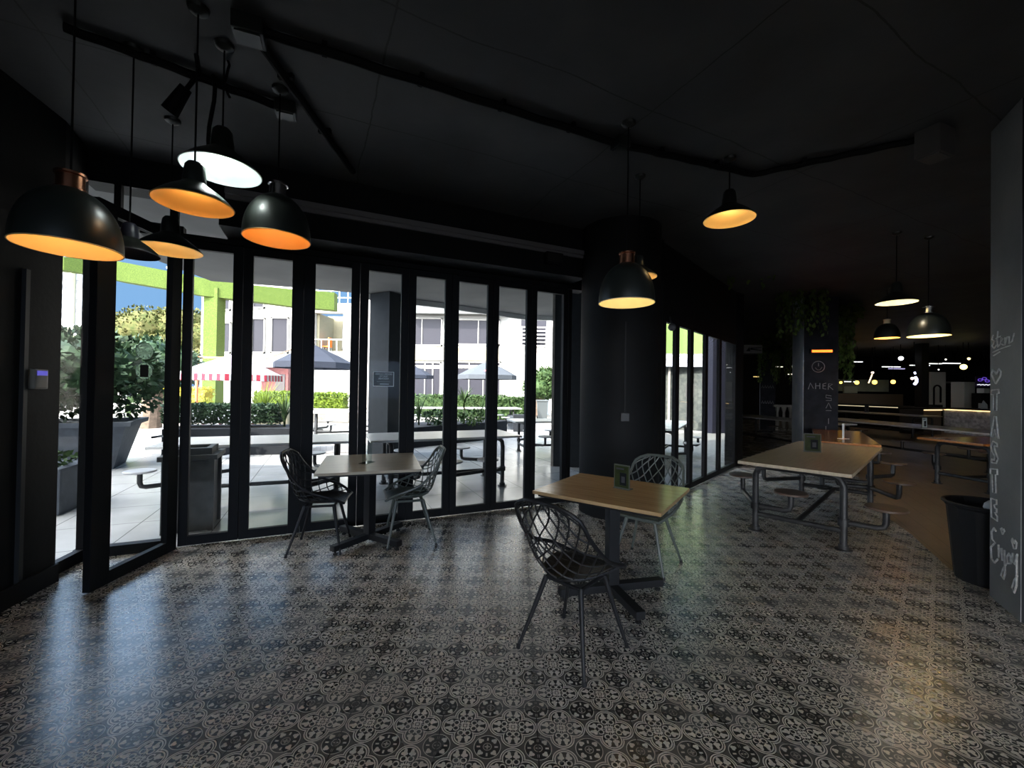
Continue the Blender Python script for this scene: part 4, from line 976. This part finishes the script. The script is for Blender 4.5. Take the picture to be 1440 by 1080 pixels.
# canopy over the terrace
S0 = 3.75
can = [(-6.1, 2.0), (-3.6, 3.9), (.9, 6.1), (1.9, 6.3), (2.6, 12.6), (.18, 12.4), (-1.93, 10.75), (-3.6, 9.72), (-4.6, 9.25), (-6.5, 8.65)]
k = MB(); k.prism(can, S0, S0 + .55); k.build('ceiling_canopy', SOFFIT, kind='structure')
k = MB(); k.prism([(-3.6, 9.72), (-3.66, 9.60), (-1.98, 10.62), (.14, 12.26), (2.6, 12.46), (2.6, 12.6), (.18, 12.4), (-1.93, 10.75)], S0 - .13, S0 - .002); k.build('trim_7', mat('pale_soffit_edge', (.52, .52, .50), .7), kind='structure')
def column(name, px_l, px_r, y, ang, w, m, top=S0):
    a = fl(px_l, y); b = fl(px_r, y); c = (a + b) / 2
    r = struct_root(name, (c.x, c.y, TG), ang)
    k = MB(); k.box((0, 0, top / 2), (w[0], w[1], top)); k.build('shaft', m, r)
    return r
c = at(545, 600, 9.75); r = struct_root('column_terrace', (c.x, c.y, TG), math.radians(-28))
k = MB(); k.box((0, 0, S0 / 2), (.62, .62, S0)); k.build('shaft', COLGREY, r)
p = fl(797, 656); r = struct_root('column_terrace', (p.x + .06, p.y + .28, TG), math.radians(-8))
k = MB(); k.box((0, 0, S0 / 2), (.62, .55, S0)); k.build('shaft', COLGREY, r)
k = MB(); k.box((-.325, -.26, S0 / 2), (.05, .05, S0)); k.build('corner_trim', CONCRETE, r)
p = dp(1.02, .62); r = struct_root('column_terrace', (p.x, p.y, TG), DANG)
k = MB(); k.box((0, 0, S0 / 2), (.20, .30, S0)); k.build('shaft', COLGREY, r)
# litter bin outside the open leaf
a_, b_ = Vector((-3.80, 4.42)), 0
t = thing('litter_bin', 'square stone-grey litter bin outside the open door leaf', 'bin', (-3.63, 4.62, TG), math.radians(27))
LB = mat('stone_grey_panel', (.085, .083, .075), .7, var=.15)
k = MB(); k.box((0, 0, .38), (.40, .40, .76)); k.build('body', LB, t)
for x in (-.205, .205):
    for y in (-.205, .205):
        k = MB(); k.box((x, y, .39), (.05, .05, .78)); k.build('corner_post', LB, t)
k = MB()
for (cx, cy, sx, sy) in ((0, -.2, .52, .12), (0, .2, .52, .12), (-.2, 0, .12, .28), (.2, 0, .12, .28)): k.box((cx, cy, .80), (sx, sy, .05))
k.build('collar', LB, t)
k = MB()
for (cx, cy, sx, sy) in ((0, -.165, .40, .05), (0, .165, .40, .05), (-.165, 0, .05, .28), (.165, 0, .05, .28)): k.box((cx, cy, .86), (sx, sy, .07))
k.build('opening_frame', LB, t)
# big pot with shrub
R_ = random.Random(5)
t = thing('potted_shrub', 'big square tapered grey pot with a dense dark shrub on the terrace', 'potted plant', (-8.02, 7.70, TG), math.radians(32))
k = MB(); bm = k.bm
def taper(z, h): return [bm.verts.new((sx * h, sy * h, z)) for sx, sy in ((-1, -1), (1, -1), (1, 1), (-1, 1))]
rings = [taper(0, .42), taper(.80, .62), taper(.80, .70), taper(.88, .71), taper(.88, .62), taper(.78, .58)]
for A, B in zip(rings, rings[1:]):
    for q in range(4): bm.faces.new((A[q], A[(q + 1) % 4], B[(q + 1) % 4], B[q]))
bm.faces.new(rings[0][::-1]); k.build('pot', POTGREY, t)
k = MB(); k.face([(-.6, -.6, .80), (.6, -.6, .80), (.6, .6, .80), (-.6, .6, .80)]); k.build('soil', SOIL, t)
k = MB(); k.tube([(0, 0, .8), (.05, .02, 1.2), (0, 0, 1.8)], .05, 8); k.tube([(.1, 0, .8), (.3, .1, 1.5)], .03, 8); k.build('stem', BARK, t)
k = MB(); k.ball((-.15, .1, 1.85), .9, 12, 8, .6); k.leaves((-.15, .1, 1.85), (1.25, 1.0, .72), 2600, .15, R_, .3); k.leaves((.55, 0, 1.3), (.45, .5, .35), 300, .13, R_, .2); k.leaves((-.6, -.2, 1.25), (.6, .5, .35), 420, .13, R_, .2); k.build('foliage', LEAFDARK, t)
t = thing('low_planter', 'low grey planter with trailing leaves beyond the glazed return', 'potted plant', (-6.05, 5.05, TG), .4)
k = MB(); k.box((0, 0, .28), (1.0, .8, .56), 0, .04); k.build('pot', POTGREY, t)
k = MB(); k.leaves((0, 0, .60), (.5, .4, .12), 260, .10, R_, .1); k.build('foliage', LEAFMID, t)
def bed(name, label, poly, z1, m):
    k = MB(); k.prism(poly, TG, z1); o = k.build(name, m); return tag(o, label, 'planter')
bed('raised_planter', 'long charcoal planter wall behind the left terrace table', [(-7.75, 8.95), (-4.95, 9.58), (-5.3, 10.7), (-8.1, 10.05)], .58, PLANTER)
bed('raised_planter', 'long charcoal planter wall behind the right terrace table', [(-3.15, 10.35), (-.95, 12.8), (-.35, 13.6), (-1.2, 14.2), (-4.2, 11.6)], .52, PLANTER)
t = thing('hedge', 'clipped dark hedge with white blossoms in the left charcoal planter', 'hedge', (-6.95, 9.80, .65), math.radians(12.5))
k = MB(); k.boxleaves((0, 0, .21), (2.3, .62, .42), 0, 4600, .075, R_); k.box((0, 0, .2), (2.2, .5, .34)); k.build('foliage', LEAFDARK, t)
k = MB()
for _ in range(90): k.ball((R_.uniform(-1.1, 1.1), R_.uniform(-.36, -.28), R_.uniform(.02, .36)), R_.uniform(.008, .020), 6, 4)
k.build('blossom', WHITEFLOWER, t, kind='stuff')
def spiky(label, c, h, n, m=LEAFMID, trunk=0.0, w=.022):
    t = thing('spiky_plant', label, 'plant', c)
    k = MB()
    for i in range(n):
        a = R_.uniform(0, 2 * PI); s = R_.uniform(.15, .6); L = h * R_.uniform(.6, 1.05); pts = []
        sd = Vector((-math.sin(a), math.cos(a), 0))
        prev = None
        for j in range(6):
            q = j / 5; p = Vector((math.cos(a) * s * L * q * q * 1.1, math.sin(a) * s * L * q * q * 1.1, trunk + L * (q - .28 * s * q * q)))
            ww = w * (1 - q) + .002
            cur = (k.bm.verts.new(p + sd * ww), k.bm.verts.new(p - sd * ww))
            if prev: k.bm.faces.new((prev[0], prev[1], cur[1], cur[0]))
            prev = cur
    k.build('blade', m, t)
    if trunk:
        k = MB(); k.tube([(0, 0, 0), (.02, 0, trunk)], .035, 8); k.build('stem', BARK, t)
def low_bush(label, c, rad, n, m=LEAFMID, size=.10):
    k = MB(); k.leaves((0, 0, rad[2] * .8), rad, n, size, R_, .2); k.tube([(0, 0, 0), (0, 0, rad[2])], .02, 6)
    o = k.build('leafy_bush', m); o.location = c; tag(o, label, 'bush')
p = at(393, 598, 9.9); spiky('grass-like spiky plant at the right end of the left planter', (p.x + .12, p.y, .585), .95, 46)
p = at(589, 594, 11.6); spiky('tall spiky grass by the light terrace column in the right planter', (p.x, p.y, .525), .95, 40)
p = at(652, 592, 12.6); spiky('small palm-like plant with bare stem in the right planter', (p.x, p.y, .525), .75, 44, LEAFMID, .45, .028)
p = at(676, 592, 12.9); spiky('drooping spiky plant right of the little palm in the right planter', (p.x, p.y, .525), .75, 34)
p = at(612, 594, 11.7); low_bush('low leafy bush between the spiky plants, left part of the right planter', (p.x + .10, p.y - .02, .56), (.42, .30, .22), 420, LEAFDARK)
p = at(660, 592, 12.4); low_bush('low leafy bush below the little palm in the right planter', (p.x + .05, p.y - .1, .56), (.40, .30, .20), 360, LEAFMID)
# glass-mounted notice seen from behind
pf = leafs[3]
t = thing('door_notice', 'dark notice in a pale frame stuck on the folding door glass, read from behind', 'sign', (*dp(1.895, .012), 1.672), DANG)
k = MB(); k.box((0, 0, 0), (.235, .004, .172)); k.build('panel', mat('notice_grey', (.022, .024, .025), .5), t)
k = MB()
for (x, z, sx, sz) in ((0, .083, .235, .008), (0, -.083, .235, .008), (-.114, 0, .008, .172), (.114, 0, .008, .172)): k.box((x, -.003, z), (sx, .003, sz))
k.build('frame', mat('pale_notice_edge', (.85, .85, .80), .4), t)
LET = mat('pale_lettering', (.85, .85, .82), .5)
MX = Matrix.Rotation(PI / 2, 4, 'X') @ Matrix.Scale(-1, 4, (1, 0, 0))
text_mesh('lettering', 'DOORS CLOSED\nDUE TO\nWEATHER', .0255, LET, t, Matrix.Translation((0, -.0045, .030)) @ MX, .0004, 1.05)
k = MB(); k.box((0, -.004, -.030), (.15, .002, .004)); k.build('rule', mat('dim_lettering', (.35, .35, .34), .5), t)
k = MB(); k.box((.01, -.004, -.058), (.10, .002, .007)); k.lathe([(.001, 0), (.007, .001)], (-.052, -.004, -.062), 10); k.build('logo_line', LET, t)

# ================================================================== COURTYARD
# green turf-clad ring beam on a post
t = thing('turf_ring_beam', 'curved ring beam clad in bright green turf, carried on a green post', 'beam', (0, 0, 0))
rb = [(40, 20.5, 352, 373), (90, 21.0, 361, 379.5), (128, 21.8, 366, 386), (164, 22.5, 367, 394), (236, 23.4, 381, 406), (287, 24.0, 391.5, 416), (356, 25.0, 401, 423.5), (404, 26.0, 406, 430), (470, 27.5, 411, 436)]
k = MB(); prev = None
for x, Y, a, b in rb:
    A, B = at(x, a, Y), at(x, b, Y); dd = Vector((-.1, .75, 0))
    cur = [k.bm.verts.new(q) for q in (A, B, B + dd, A + dd)]
    if prev:
        for i in range(4): k.bm.faces.new((prev[i], prev[(i + 1) % 4], cur[(i + 1) % 4], cur[i]))
    else: k.bm.faces.new(cur)
    prev = cur
k.bm.faces.new(prev[::-1]); k.build('ring_band', TURF, t)
A, B = at(287, 400, 24.2), at(306, 400, 24.2)
k = MB(); k.box(((A.x + B.x) / 2, 24.55, 3.6), (B.x - A.x, .7, 7.3)); k.build('post', TURF, t)
p = at(241, 378, 23.3); k = MB(); k.tube([(0, .25, -.1), (0, -.2, 0), (.35, -.25, -.3)], [.10, .10, .12], 10); o = k.build('beam_floodlight', mat('white_lamp_housing', (.8, .8, .8), .4)); o.location = p; tag(o, 'white floodlight clamped on the green ring beam', 'floodlight')

# white office building
BY = 30.0
t = thing('office_building', 'white two-storey office building with grey windows across the courtyard', 'building', (0, BY, 0))
def bpt(x, y): q = at(x, y, BY); return q.x, q.z
def wallpart(nm, x0, y0, x1, y1, m=WHITE, depth=.5, dy=0.0):
    a, b = bpt(x0, y0), bpt(x1, y1)
    z0 = max(0.0, min(a[1], b[1])); z1 = max(a[1], b[1])
    k = MB(); k.box(((a[0] + b[0]) / 2, depth / 2 + dy, (z0 + z1) / 2), (abs(b[0] - a[0]), depth, z1 - z0)); return k.build(nm, m, t)
wallpart('wall', 284, 398, 440, 600)
wallpart('wall', 440, 426, 500, 440.5); wallpart('wall', 440, 495, 500, 600); wallpart('wall', 483, 440.5, 500, 495); wallpart('wall', 437, 440.5, 441, 495)
wallpart('wall', 500, 380, 700, 600); wallpart('wall', 700, 380, 900, 600)
wallpart('balcony_back', 438, 436, 486, 500, CREAM, .3, 2.6)
wallpart('balcony_floor', 440, 493, 484, 496, WHITE, 2.6, .3)
k = MB(); a, b = bpt(441, 440), bpt(447, 495); k.box((a[0] + .15, 1.5, (a[1] + b[1]) / 2), (.3, 2.4, a[1] - b[1])); k.build('balcony_side', CREAM, t)
wallpart('shaded_upper_band', 578, 412, 716, 445, SHADEGREY, .9, -.9)  # dark grey puts the overhang's shade into the colour
wallpart('spandrel', 578, 488.5, 703, 508, CREAM, .15, -.15)
def win(x0, y0, x1, y1, mull=(), trans=()):
    a, b = bpt(x0, y0), bpt(x1, y1); w = b[0] - a[0]; h = a[1] - b[1]; cx, cz = (a[0] + b[0]) / 2, (a[1] + b[1]) / 2
    k = MB(); f = .10
    for s in (-1, 1):
        k.box((cx + s * (w / 2 - f / 2), -.03, cz), (f, .14, h)); k.box((cx, -.03, cz + s * (h / 2 - f / 2)), (w, .14, f))
    for q in mull: k.box((bpt(q, y0)[0], -.03, cz), (.07, .12, h))
    for q in trans: k.box((cx, -.03, bpt(x0, q)[1]), (w, .12, .07))
    fr = k.build('window', WINFRAME, t)
    k = MB(); k.box((cx, -.01, cz), (w - f, .04, h - f)); k.build('pane', DARKGLASS, fr)
    return fr
win(306, 420, 325, 437); win(306, 453, 325, 497); win(355, 447, 373, 497); win(382, 446, 406, 497); win(356, 420, 373, 434)
win(576, 446.5, 622, 487, (594,)); win(643, 448.5, 703, 486, (673, 697)); win(576, 508.5, 620, 566, (598, 609), (514,)); win(642, 508, 704, 564, (660, 680, 696), (514,))
win(461, 453.5, 479, 488).location = (0, 2.55, 0)
LIT = glow('window_light_strip', (1, .95, .82), 0.099)
for x0, x1 in ((578, 618), (645, 702)):
    a, b = bpt(x0, 516.5), bpt(x1, 516.5); k = MB(); k.box(((a[0] + b[0]) / 2, -.05, a[1]), (b[0] - a[0], .04, .12)); k.build('lit_soffit_strip', LIT, t)
RAIL = mat('pale_grey_railing', (.55, .55, .54), .5)
k = MB()
a, b = bpt(441, 477), bpt(484, 476)
k.box(((a[0] + b[0]) / 2, .05, a[1]), (b[0] - a[0], .06, .07))
for i in range(5):
    x = a[0] + (b[0] - a[0]) * i / 4; z1 = bpt(441, 495)[1]; k.box((x, .05, (a[1] + z1) / 2), (.06, .06, a[1] - z1))
k.build('balcony_railing', RAIL, t)
k = MB(); a, b = bpt(440, 408), bpt(500, 409); z1 = bpt(440, 427)[1]
for zz in (a[1], (a[1] + z1) / 2): k.box(((a[0] + b[0]) / 2, .2, zz), (b[0] - a[0], .06, .06))
for i in range(6): x = a[0] + (b[0] - a[0]) * i / 5; k.box((x, .2, (a[1] + z1) / 2), (.06, .06, a[1] - z1))
k.build('roof_railing', RAIL, t)
# louvred balcony on the right
k = MB(); a, b = bpt(733, 461), bpt(768, 487)
for i in range(6): k.box(((a[0] + b[0]) / 2, -.35, a[1] - (a[1] - b[1]) * i / 5), (b[0] - a[0], .06, .09))
for x in (a[0], (a[0] * .45 + b[0] * .55), b[0]): k.box((x, -.38, (a[1] + b[1]) / 2), (.14, .08, a[1] - b[1]))
k.build('louvre_railing', WHITE, t)
k = MB(); a, b = bpt(733, 440), bpt(768, 487); k.box(((a[0] + b[0]) / 2, -.02, (a[1] + b[1]) / 2), (b[0] - a[0], .06, a[1] - b[1])); k.build('pane', DARKGLASS, t)
k = MB(); a, b = bpt(728, 517), bpt(770, 565)
k.box(((a[0] + b[0]) / 2, -.5, a[1]), (b[0] - a[0], .10, .10)); k.box((a[0], -.5, a[1] / 2), (.10, .10, a[1])); k.box((b[0], -.5, a[1] / 2), (.10, .10, a[1])); k.build('portal_frame', WINFRAME, t)
# orange chair on the balcony
p = at(461, 494, BY + 1.0); zf = bpt(461, 494.5)[1]
t = thing('balcony_chair', 'bright orange chair on the white balcony', 'chair', (p.x, BY + .9, zf))
k = MB(); k.box((0, 0, .45), (.55, .5, .10), 0, .03); k.build('seat', ORANGE, t)
k = MB(); k.box((.20, 0, .80), (.10, .5, .62), 0, .03); k.build('backrest', ORANGE, t)
for sx in (-.2, .2):
    for sy in (-.2, .2): k = MB(); k.tube([(sx, sy, .42), (sx * 1.1, sy * 1.1, 0)], .025, 6); k.build('leg', CHROME, t)

# parasols
def parasol(label, x, y, r, zr, za, m, mval=None, sides=8, base=True, group='parasols in the courtyard', rot=0.2):
    t = thing('parasol', label, 'parasol', (x, y, -.03), rot, group)
    k = MB(); rings = []
    for q, zq in ((1, 0), (.66, .40), (.33, .72), (.04, 1.0)):
        rings.append([k.bm.verts.new((r * q * math.cos(2 * PI * i / sides), r * q * math.sin(2 * PI * i / sides), zr + (za - zr) * zq)) for i in range(sides)])
    for A, B in zip(rings, rings[1:]):
        for i in range(sides): k.bm.faces.new((A[i], A[(i + 1) % sides], B[(i + 1) % sides], B[i]))
    k.bm.faces.new(rings[-1])
    cp = k.build('canopy', m, t); so = cp.modifiers.new('thick', 'SOLIDIFY'); so.thickness = .012
    k = MB(); n = sides * 6; up_, lo = [], []
    for i in range(n):
        a = i // 6; f = (i % 6) / 6
        p0 = Vector((math.cos(2 * PI * a / sides), math.sin(2 * PI * a / sides))); p1 = Vector((math.cos(2 * PI * (a + 1) / sides), math.sin(2 * PI * (a + 1) / sides)))
        q = (p0 * (1 - f) + p1 * f) * r
        up_.append(k.bm.verts.new((q.x, q.y, zr))); lo.append(k.bm.verts.new((q.x * 1.005, q.y * 1.005, zr - .20)))
    for i in range(n): k.bm.faces.new((up_[i], up_[(i + 1) % n], lo[(i + 1) % n], lo[i]))
    v_ = k.build('valance', mval or m, t)
    k = MB(); k.tube([(0, 0, .05), (0, 0, za + .06)], .025, 10); k.build('pole', PIPE, t, True)
    for i in range(sides):
        a = 2 * PI * i / sides
        k = MB(); k.tube([(.03 * math.cos(a), .03 * math.sin(a), za - .08), (r * .98 * math.cos(a), r * .98 * math.sin(a), zr - .01)], .010, 5); k.build('rib', PIPE, t)
    k = MB(); k.box((0, 0, .04), (.6, .6, .08), .4); k.build('base', STEEL, t)
    return t
PRED = stripe_material('red_white_valance', (.32, .31, .31), (.30, .010, .028), 42)
PWH = stripe_material('fine_striped_canvas', (.25, .245, .255), (.20, .165, .18), 60)
p = at(325, 527, 14); parasol('white parasol with red and white checked valance, nearer one', p.x, p.y, 1.53, 1.93, 2.60, PWH, PRED, rot=.5)
p = at(258, 527, 17.5); parasol('white parasol with red and white valance, farther one by the green post', p.x, p.y, 1.5, 1.98, 2.62, PWH, PRED)
p = at(441, 520, 14.5); parasol('dark charcoal parasol standing by the terrace table in the planter gap', p.x, p.y, 1.32, 2.40, 3.02, PARASOLGREY)
p = at(686, 520, 20); parasol('faded grey parasol with a small pink badge before the shop windows', p.x, p.y, 1.42, 2.22, 2.88, PARASOLPALE)
q = MB(); q.face([(.11 * math.cos(a * PI / 8), 0, .09 * math.sin(a * PI / 8)) for a in range(16)]); o = q.build('badge', mat('pink_badge', (.75, .08, .12), .6)); o.parent = bpy.data.objects['parasol.003']; o.location = (-.20, -1.17, 2.40); o.rotation_euler = (math.radians(-62), 0, 0)
p = at(578, 520, 24.6); parasol('blue grey parasol seen at the left edge of the shop windows', p.x, p.y, 1.3, 2.3, 2.95, PARASOLGREY)

# trees, hedges, low walls
R_ = random.Random(21)
def tree(label, c, crowns, n, size, m, h):
    t = thing('tree', label, 'tree', c, 0, 'trees beyond the courtyard')
    k = MB(); k.tube([(0, 0, 0), (.1, 0, h * .4), (0, 0, h * .7)], [.35, .28, .16], 10)
    for a in range(5): k.tube([(0, 0, h * .4), (math.cos(a * 1.3) * h * .25, math.sin(a * 1.3) * h * .2, h * .75)], [.14, .05], 6)
    k.build('trunk', BARK, t)
    k = MB()
    for (x, y, z, r) in crowns: k.leaves((x, y, z), (r, r, r * .8), n, size, R_, .75); k.ball((x, y, z), r * .86, 12, 8, .8)
    k.build('crown', m, t)
p = at(225, 540, 46); tree('big olive yellow tree crown against the blue sky', (p.x, p.y, 0), [(-4.2, 0, 6.2, 3.4), (-.5, -1, 7.0, 3.6), (2.6, 0, 7.4, 3.4), (5.5, 0, 6.4, 3.2), (-2, -2, 4.2, 3.4), (2, -2, 4.6, 3.4), (-7, 0, 4.4, 3.2), (6, -1, 4.0, 3)], 1500, .40, LEAFOLIVE, 8)
p = at(212, 540, 14.6); tree('dark green tree behind the big pot', (p.x, p.y, 0), [(0, 0, 2.5, .9), (.7, .2, 2.2, .8), (-.6, .1, 2.3, .8), (.1, 0, 1.9, .8)], 420, .20, LEAFDARK, 3)
p = at(757, 545, 24); tree('round dark green tree by the pale blue gate', (p.x, p.y, 0), [(0, 0, 1.6, .9), (.8, .3, 1.7, .9), (.4, 0, 2.3, .6)], 420, .18, LEAFMID, 2.6)
def hedge(label, x0, x1, y0, y1, Y, m, n=1500, ls=.12, depth=.7, name='hedge'):
    a, b = at(x0, y0, Y), at(x1, y1, Y); z0 = -.02
    k = MB(); sz = (b.x - a.x, depth, a.z - z0)
    k.boxleaves((0, 0, 0), sz, 0, n, ls, R_); k.box((0, 0, 0), (sz[0] * .96, sz[1] * .8, sz[2] * .9))
    o = k.build(name, m); o.location = ((a.x + b.x) / 2, Y + depth / 2, (a.z + z0) / 2); tag(o, label, 'hedge')
hedge('band of yellow flowers behind the low beige wall', 195, 288, 546, 557, 21, YELLOW, 1800, .12, name='flower_hedge')
hedge('grey green clipped hedge in front of the yellow flowers', 175, 240, 556, 569, 18.5, LEAFMID, 1500, .10)
hedge('sunlit lime hedge behind the dark parasol', 438, 482, 555, 570, 19, LEAFLIME, 1300, .13)
hedge('low lime hedge between the parasols and the left planter', 355, 406, 553, 570, 19.5, LEAFLIME, 1100, .13)
hedge('clipped green hedge along the shop windows', 574, 712, 557, 569, 22, LEAFMID, 2600, .13)
hedge('bushy olive hedge beside the arrow box', 700, 742, 562, 580, 18.5, LEAFMID, 1100, .15)
def lowwall(label, x0, x1, y0, Y, m=CONCRETE, depth=.35):
    a, b = at(x0, y0, Y), at(x1, y0 + .3, Y); k = MB(); k.box((0, 0, a.z / 2), (b.x - a.x, depth, a.z)); o = k.build('low_wall', m); o.location = ((a.x + b.x) / 2, Y, -.01); tag(o, label, 'wall')
lowwall('low beige retaining wall in shade behind the left planter', 190, 297, 566, 17)
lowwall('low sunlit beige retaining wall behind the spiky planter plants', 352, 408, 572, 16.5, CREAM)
lowwall('pale kerb wall behind the terrace table in the planter gap', 438, 500, 574, 18.2)
p = at(372, 572, 17.4); spiky('tall lime green spiky clump left of the dark planter grass', (p.x, p.y, -.02), 1.9, 80, LEAFLIME, 0, .03)
p = at(290, 577, 20); spiky('lime green clump at the foot of the green post', (p.x, p.y, -.02), 1.1, 50, LEAFLIME, 0, .03)
# picnic bench under the parasol, kiosk, gate, bins, arrow box
p = at(322, 577, 15.2)
t = thing('picnic_bench', 'dark red picnic bench in the shade of the nearer parasol', 'bench', (p.x, p.y, -.03), .1)
MR = mat('dark_red_timber', (.16, .04, .045), .6)
k = MB(); k.box((0, 0, .74), (1.5, .7, .05)); k.build('tabletop', MR, t)
for s in (-1, 1):
    k = MB(); k.box((0, s * .62, .44), (1.5, .26, .05)); k.build('seat', MR, t)
    k = MB(); k.tube([(s * .6, -.6, 0), (s * .6, 0, .72)], .04, 6); k.tube([(s * .6, .6, 0), (s * .6, 0, .72)], .04, 6); k.tube([(s * .6, -.65, .41), (s * .6, .65, .41)], .035, 6); k.build('leg_frame', MR, t)
p, q = at(366, 520, 24), at(404, 520, 24)
t = thing('kiosk', 'reddish kiosk under a sloping pale awning behind the parasols', 'kiosk', ((p.x + q.x) / 2, 24.6, 0))
w = q.x - p.x
k = MB(); k.box((0, 0, 1.3), (w, 1.0, 2.6)); k.build('wall', mat('dusty_red_wall', (.16, .05, .045), .8, var=.15), t)
k = MB(); k.box((w * .22, -.52, 1.2), (w * .35, .05, 2.0)); k.build('opening', mat('dark_opening', (.05, .04, .04), .6), t)
k = MB(); k.face([(-w * .9, -1.6, 2.45), (w * .6, -1.2, 3.5), (w * .6, .3, 3.9), (-w * .9, 0, 2.9)]); so = k.build('awning', mat('peach_canvas', (.36, .25, .18), .8), t).modifiers.new('t', 'SOLIDIFY'); so.thickness = .04
p = at(277, 540, 19.5)
t = thing('boom_arm', 'rust orange post with a horizontal orange arm beside the green post', 'post', (p.x, p.y, 0))
k = MB(); k.tube([(0, 0, 0), (-.02, 0, 2.7)], .06, 8); k.build('upright', RUST, t)
k = MB(); k.box((.95, 0, 2.83), (1.9, .06, .09)); k.build('arm', RUST, t)
k = MB(); k.tube([(-.2 + .5 * math.cos(a), 0, 2.55 + .55 * math.sin(a)) for a in [PI - i * PI / 2 / 8 for i in range(9)]], .03, 6); k.build('white_hoop', WHITE, t)
a, b = at(728.5, 581, 15.5), at(739, 592, 15.5)
t = thing('arrow_box', 'dark box with a white left-pointing arrow beyond the right planter', 'box', ((a.x + b.x) / 2, 15.5, 0), 0)
k = MB(); k.box((0, 0, .30), (.62, .5, .62)); k.build('body', PLANTER, t)
k = MB(); k.tube([(.06, -.255, .46), (-.10, -.255, .38), (.06, -.255, .30)], .022, 5); k.tube([(-.10, -.255, .38), (.09, -.255, .33)], .018, 5); k.build('arrow', mat('white_paint_mark', (.8, .8, .8), .6), t)
lowwall('grey block wall behind the arrow box', 714, 727, 583, 16.4, POTGREY, .8)
a, b = at(752, 557, 26), at(772, 590, 26)
k = MB(); k.box((0, 0, .95), (b.x - a.x, .12, 1.9)); o = k.build('pale_gate', mat('pale_blue_gate', (.45, .52, .62), .6)); o.location = ((a.x + b.x) / 2, 26, -.02); tag(o, 'pale blue gate under the round tree by the right terrace column', 'gate')
p = fl(763, 590)
t = thing('wheelie_bin', 'dark grey wheelie bin by the right terrace column', 'bin', (p.x, p.y + .4, -.03))
k = MB(); bm = k.bm
A = [bm.verts.new((sx * .22, sy * .24, .06)) for sx, sy in ((-1, -1), (1, -1), (1, 1), (-1, 1))]; B = [bm.verts.new((sx * .29, sy * .33, .95)) for sx, sy in ((-1, -1), (1, -1), (1, 1), (-1, 1))]
for i in range(4): bm.faces.new((A[i], A[(i + 1) % 4], B[(i + 1) % 4], B[i]))
bm.faces.new(A[::-1]); bm.faces.new(B); k.build('body', mat('dark_bin_grey', (.07, .08, .085), .5), t)
k = MB(); k.box((0, 0, .99), (.64, .72, .07), 0, .02); k.build('lid', MATS['dark_bin_grey'], t)
for s in (-1, 1): k = MB(); k.tube([(s * .20, .28, .10), (s * .27, .28, .10)], .10, 14); k.build('wheel', STEEL, t)
# far tower and white pergola
TY = 75.0
a, b = at(83, 385, TY), at(117, 470, TY)
t = thing('tower_block', 'tall white tower block with a grid of windows at the far left', 'building', ((a.x + b.x) / 2, TY, 0)); w = b.x - a.x
k = MB(); k.box((0, 3, 16), (w, 6, 32)); k.build('wall', mat('bright_white_render', (.15, .148, .143), .8), t)
GW = mat('tower_window', (.25, .28, .33), .2)
for cx in (-.40, -.27, -.14, .24, .34):
    for i in range(14):
        k = MB(); k.box((cx * w, -.03, 5 + i * 1.75), (.07 * w if cx > 0 else .09 * w, .10, 1.0)); k.build('window', GW, t)
k = MB(); k.box((.06 * w, -.3, 16), (.16 * w, .6, 32.6)); k.build('lime_stair_strip', mat('pale_lime_strip', (.66, .68, .38), .8), t)
k = MB(); k.box((.45 * w, -.1, 16), (.12 * w, .3, 32)); k.build('blue_grey_side', mat('blue_grey_side', (.36, .42, .50), .7), t)
t = thing('pergola', 'white slatted pergola rails in front of the tower block', 'pergola', (0, 32, 0))
k = MB()
a, b = at(84, 458, 32), at(120, 458, 32)
for y in (457.5, 464, 470): z = at(100, y, 32).z; k.box(((a.x + b.x) / 2, 0, z), (b.x - a.x, .2, .13))
k.build('rail', RAIL, t)
for f in (.0, .75, 1.0): k = MB(); k.box((a.x + (b.x - a.x) * f, .1, a.z / 2), (.15, .15, a.z)); k.build('post', RAIL, t)
# courtyard wing seen through the right-hand glass doors
t = thing('courtyard_shop', 'shop wing with curved lime fascia and mosaic band beyond the courtyard doors', 'building', (0, 0, 0))
def arc(nm, z0, z1, m, push=0.0):
    k = MB(); prev = None
    for i in range(13):
        f = i / 12; x = 3.6 + 4.0 * f; y = 14.2 + 2.6 * math.sin(PI * (.18 + .45 * f)) + push
        cur = [k.bm.verts.new(q) for q in ((x, y, z0), (x, y, z1), (x, y + .3, z1), (x, y + .3, z0))]
        if prev:
            for j in range(4): k.bm.faces.new((prev[j], prev[(j + 1) % 4], cur[(j + 1) % 4], cur[j]))
        else: k.bm.faces.new(cur)
        prev = cur
    k.bm.faces.new(prev[::-1]); return k.build(nm, m, t)
arc('lime_fascia', 3.05, 5.6, mat('lime_fascia_paint', (.15, .235, .07), .6)); 
arc('mosaic_band', 2.55, 3.06, mat('mosaic_band', (.20, .23, .30), .5, col2=(.62, .64, .68), vscale=16), -.03)
arc('shop_wall', 0, 2.56, mat('dark_shop_wall', (.055, .065, .065), .5, col2=(.11, .12, .11), vscale=7), .25)
for i, x in enumerate((4.4, 5.2, 6.1, 7.0)):
    k = MB(); f = (x - 3.6) / 4.0; y = 14.2 + 2.6 * math.sin(PI * (.18 + .45 * f)) + .18; k.box((x, y, 1.28), (.07, .10, 2.56)); k.build('shopfront_mullion', WINFRAME, t)
p = at(970, 549, 15.5); k = MB(); k.box((0, 0, 0), (.32, .03, .50)); 
t2 = thing('shop_notice', 'dark framed notice on the shopfront beyond the courtyard doors', 'sign', (p.x, p.y, p.z)); k.build('board', mat('notice_board_dark', (.09, .09, .09), .5), t2)
k = MB()
for i in range(4): k.box((0, -.02, .16 - i * .10), (.22, .01, .025))
k.build('text_line', LET, t2)
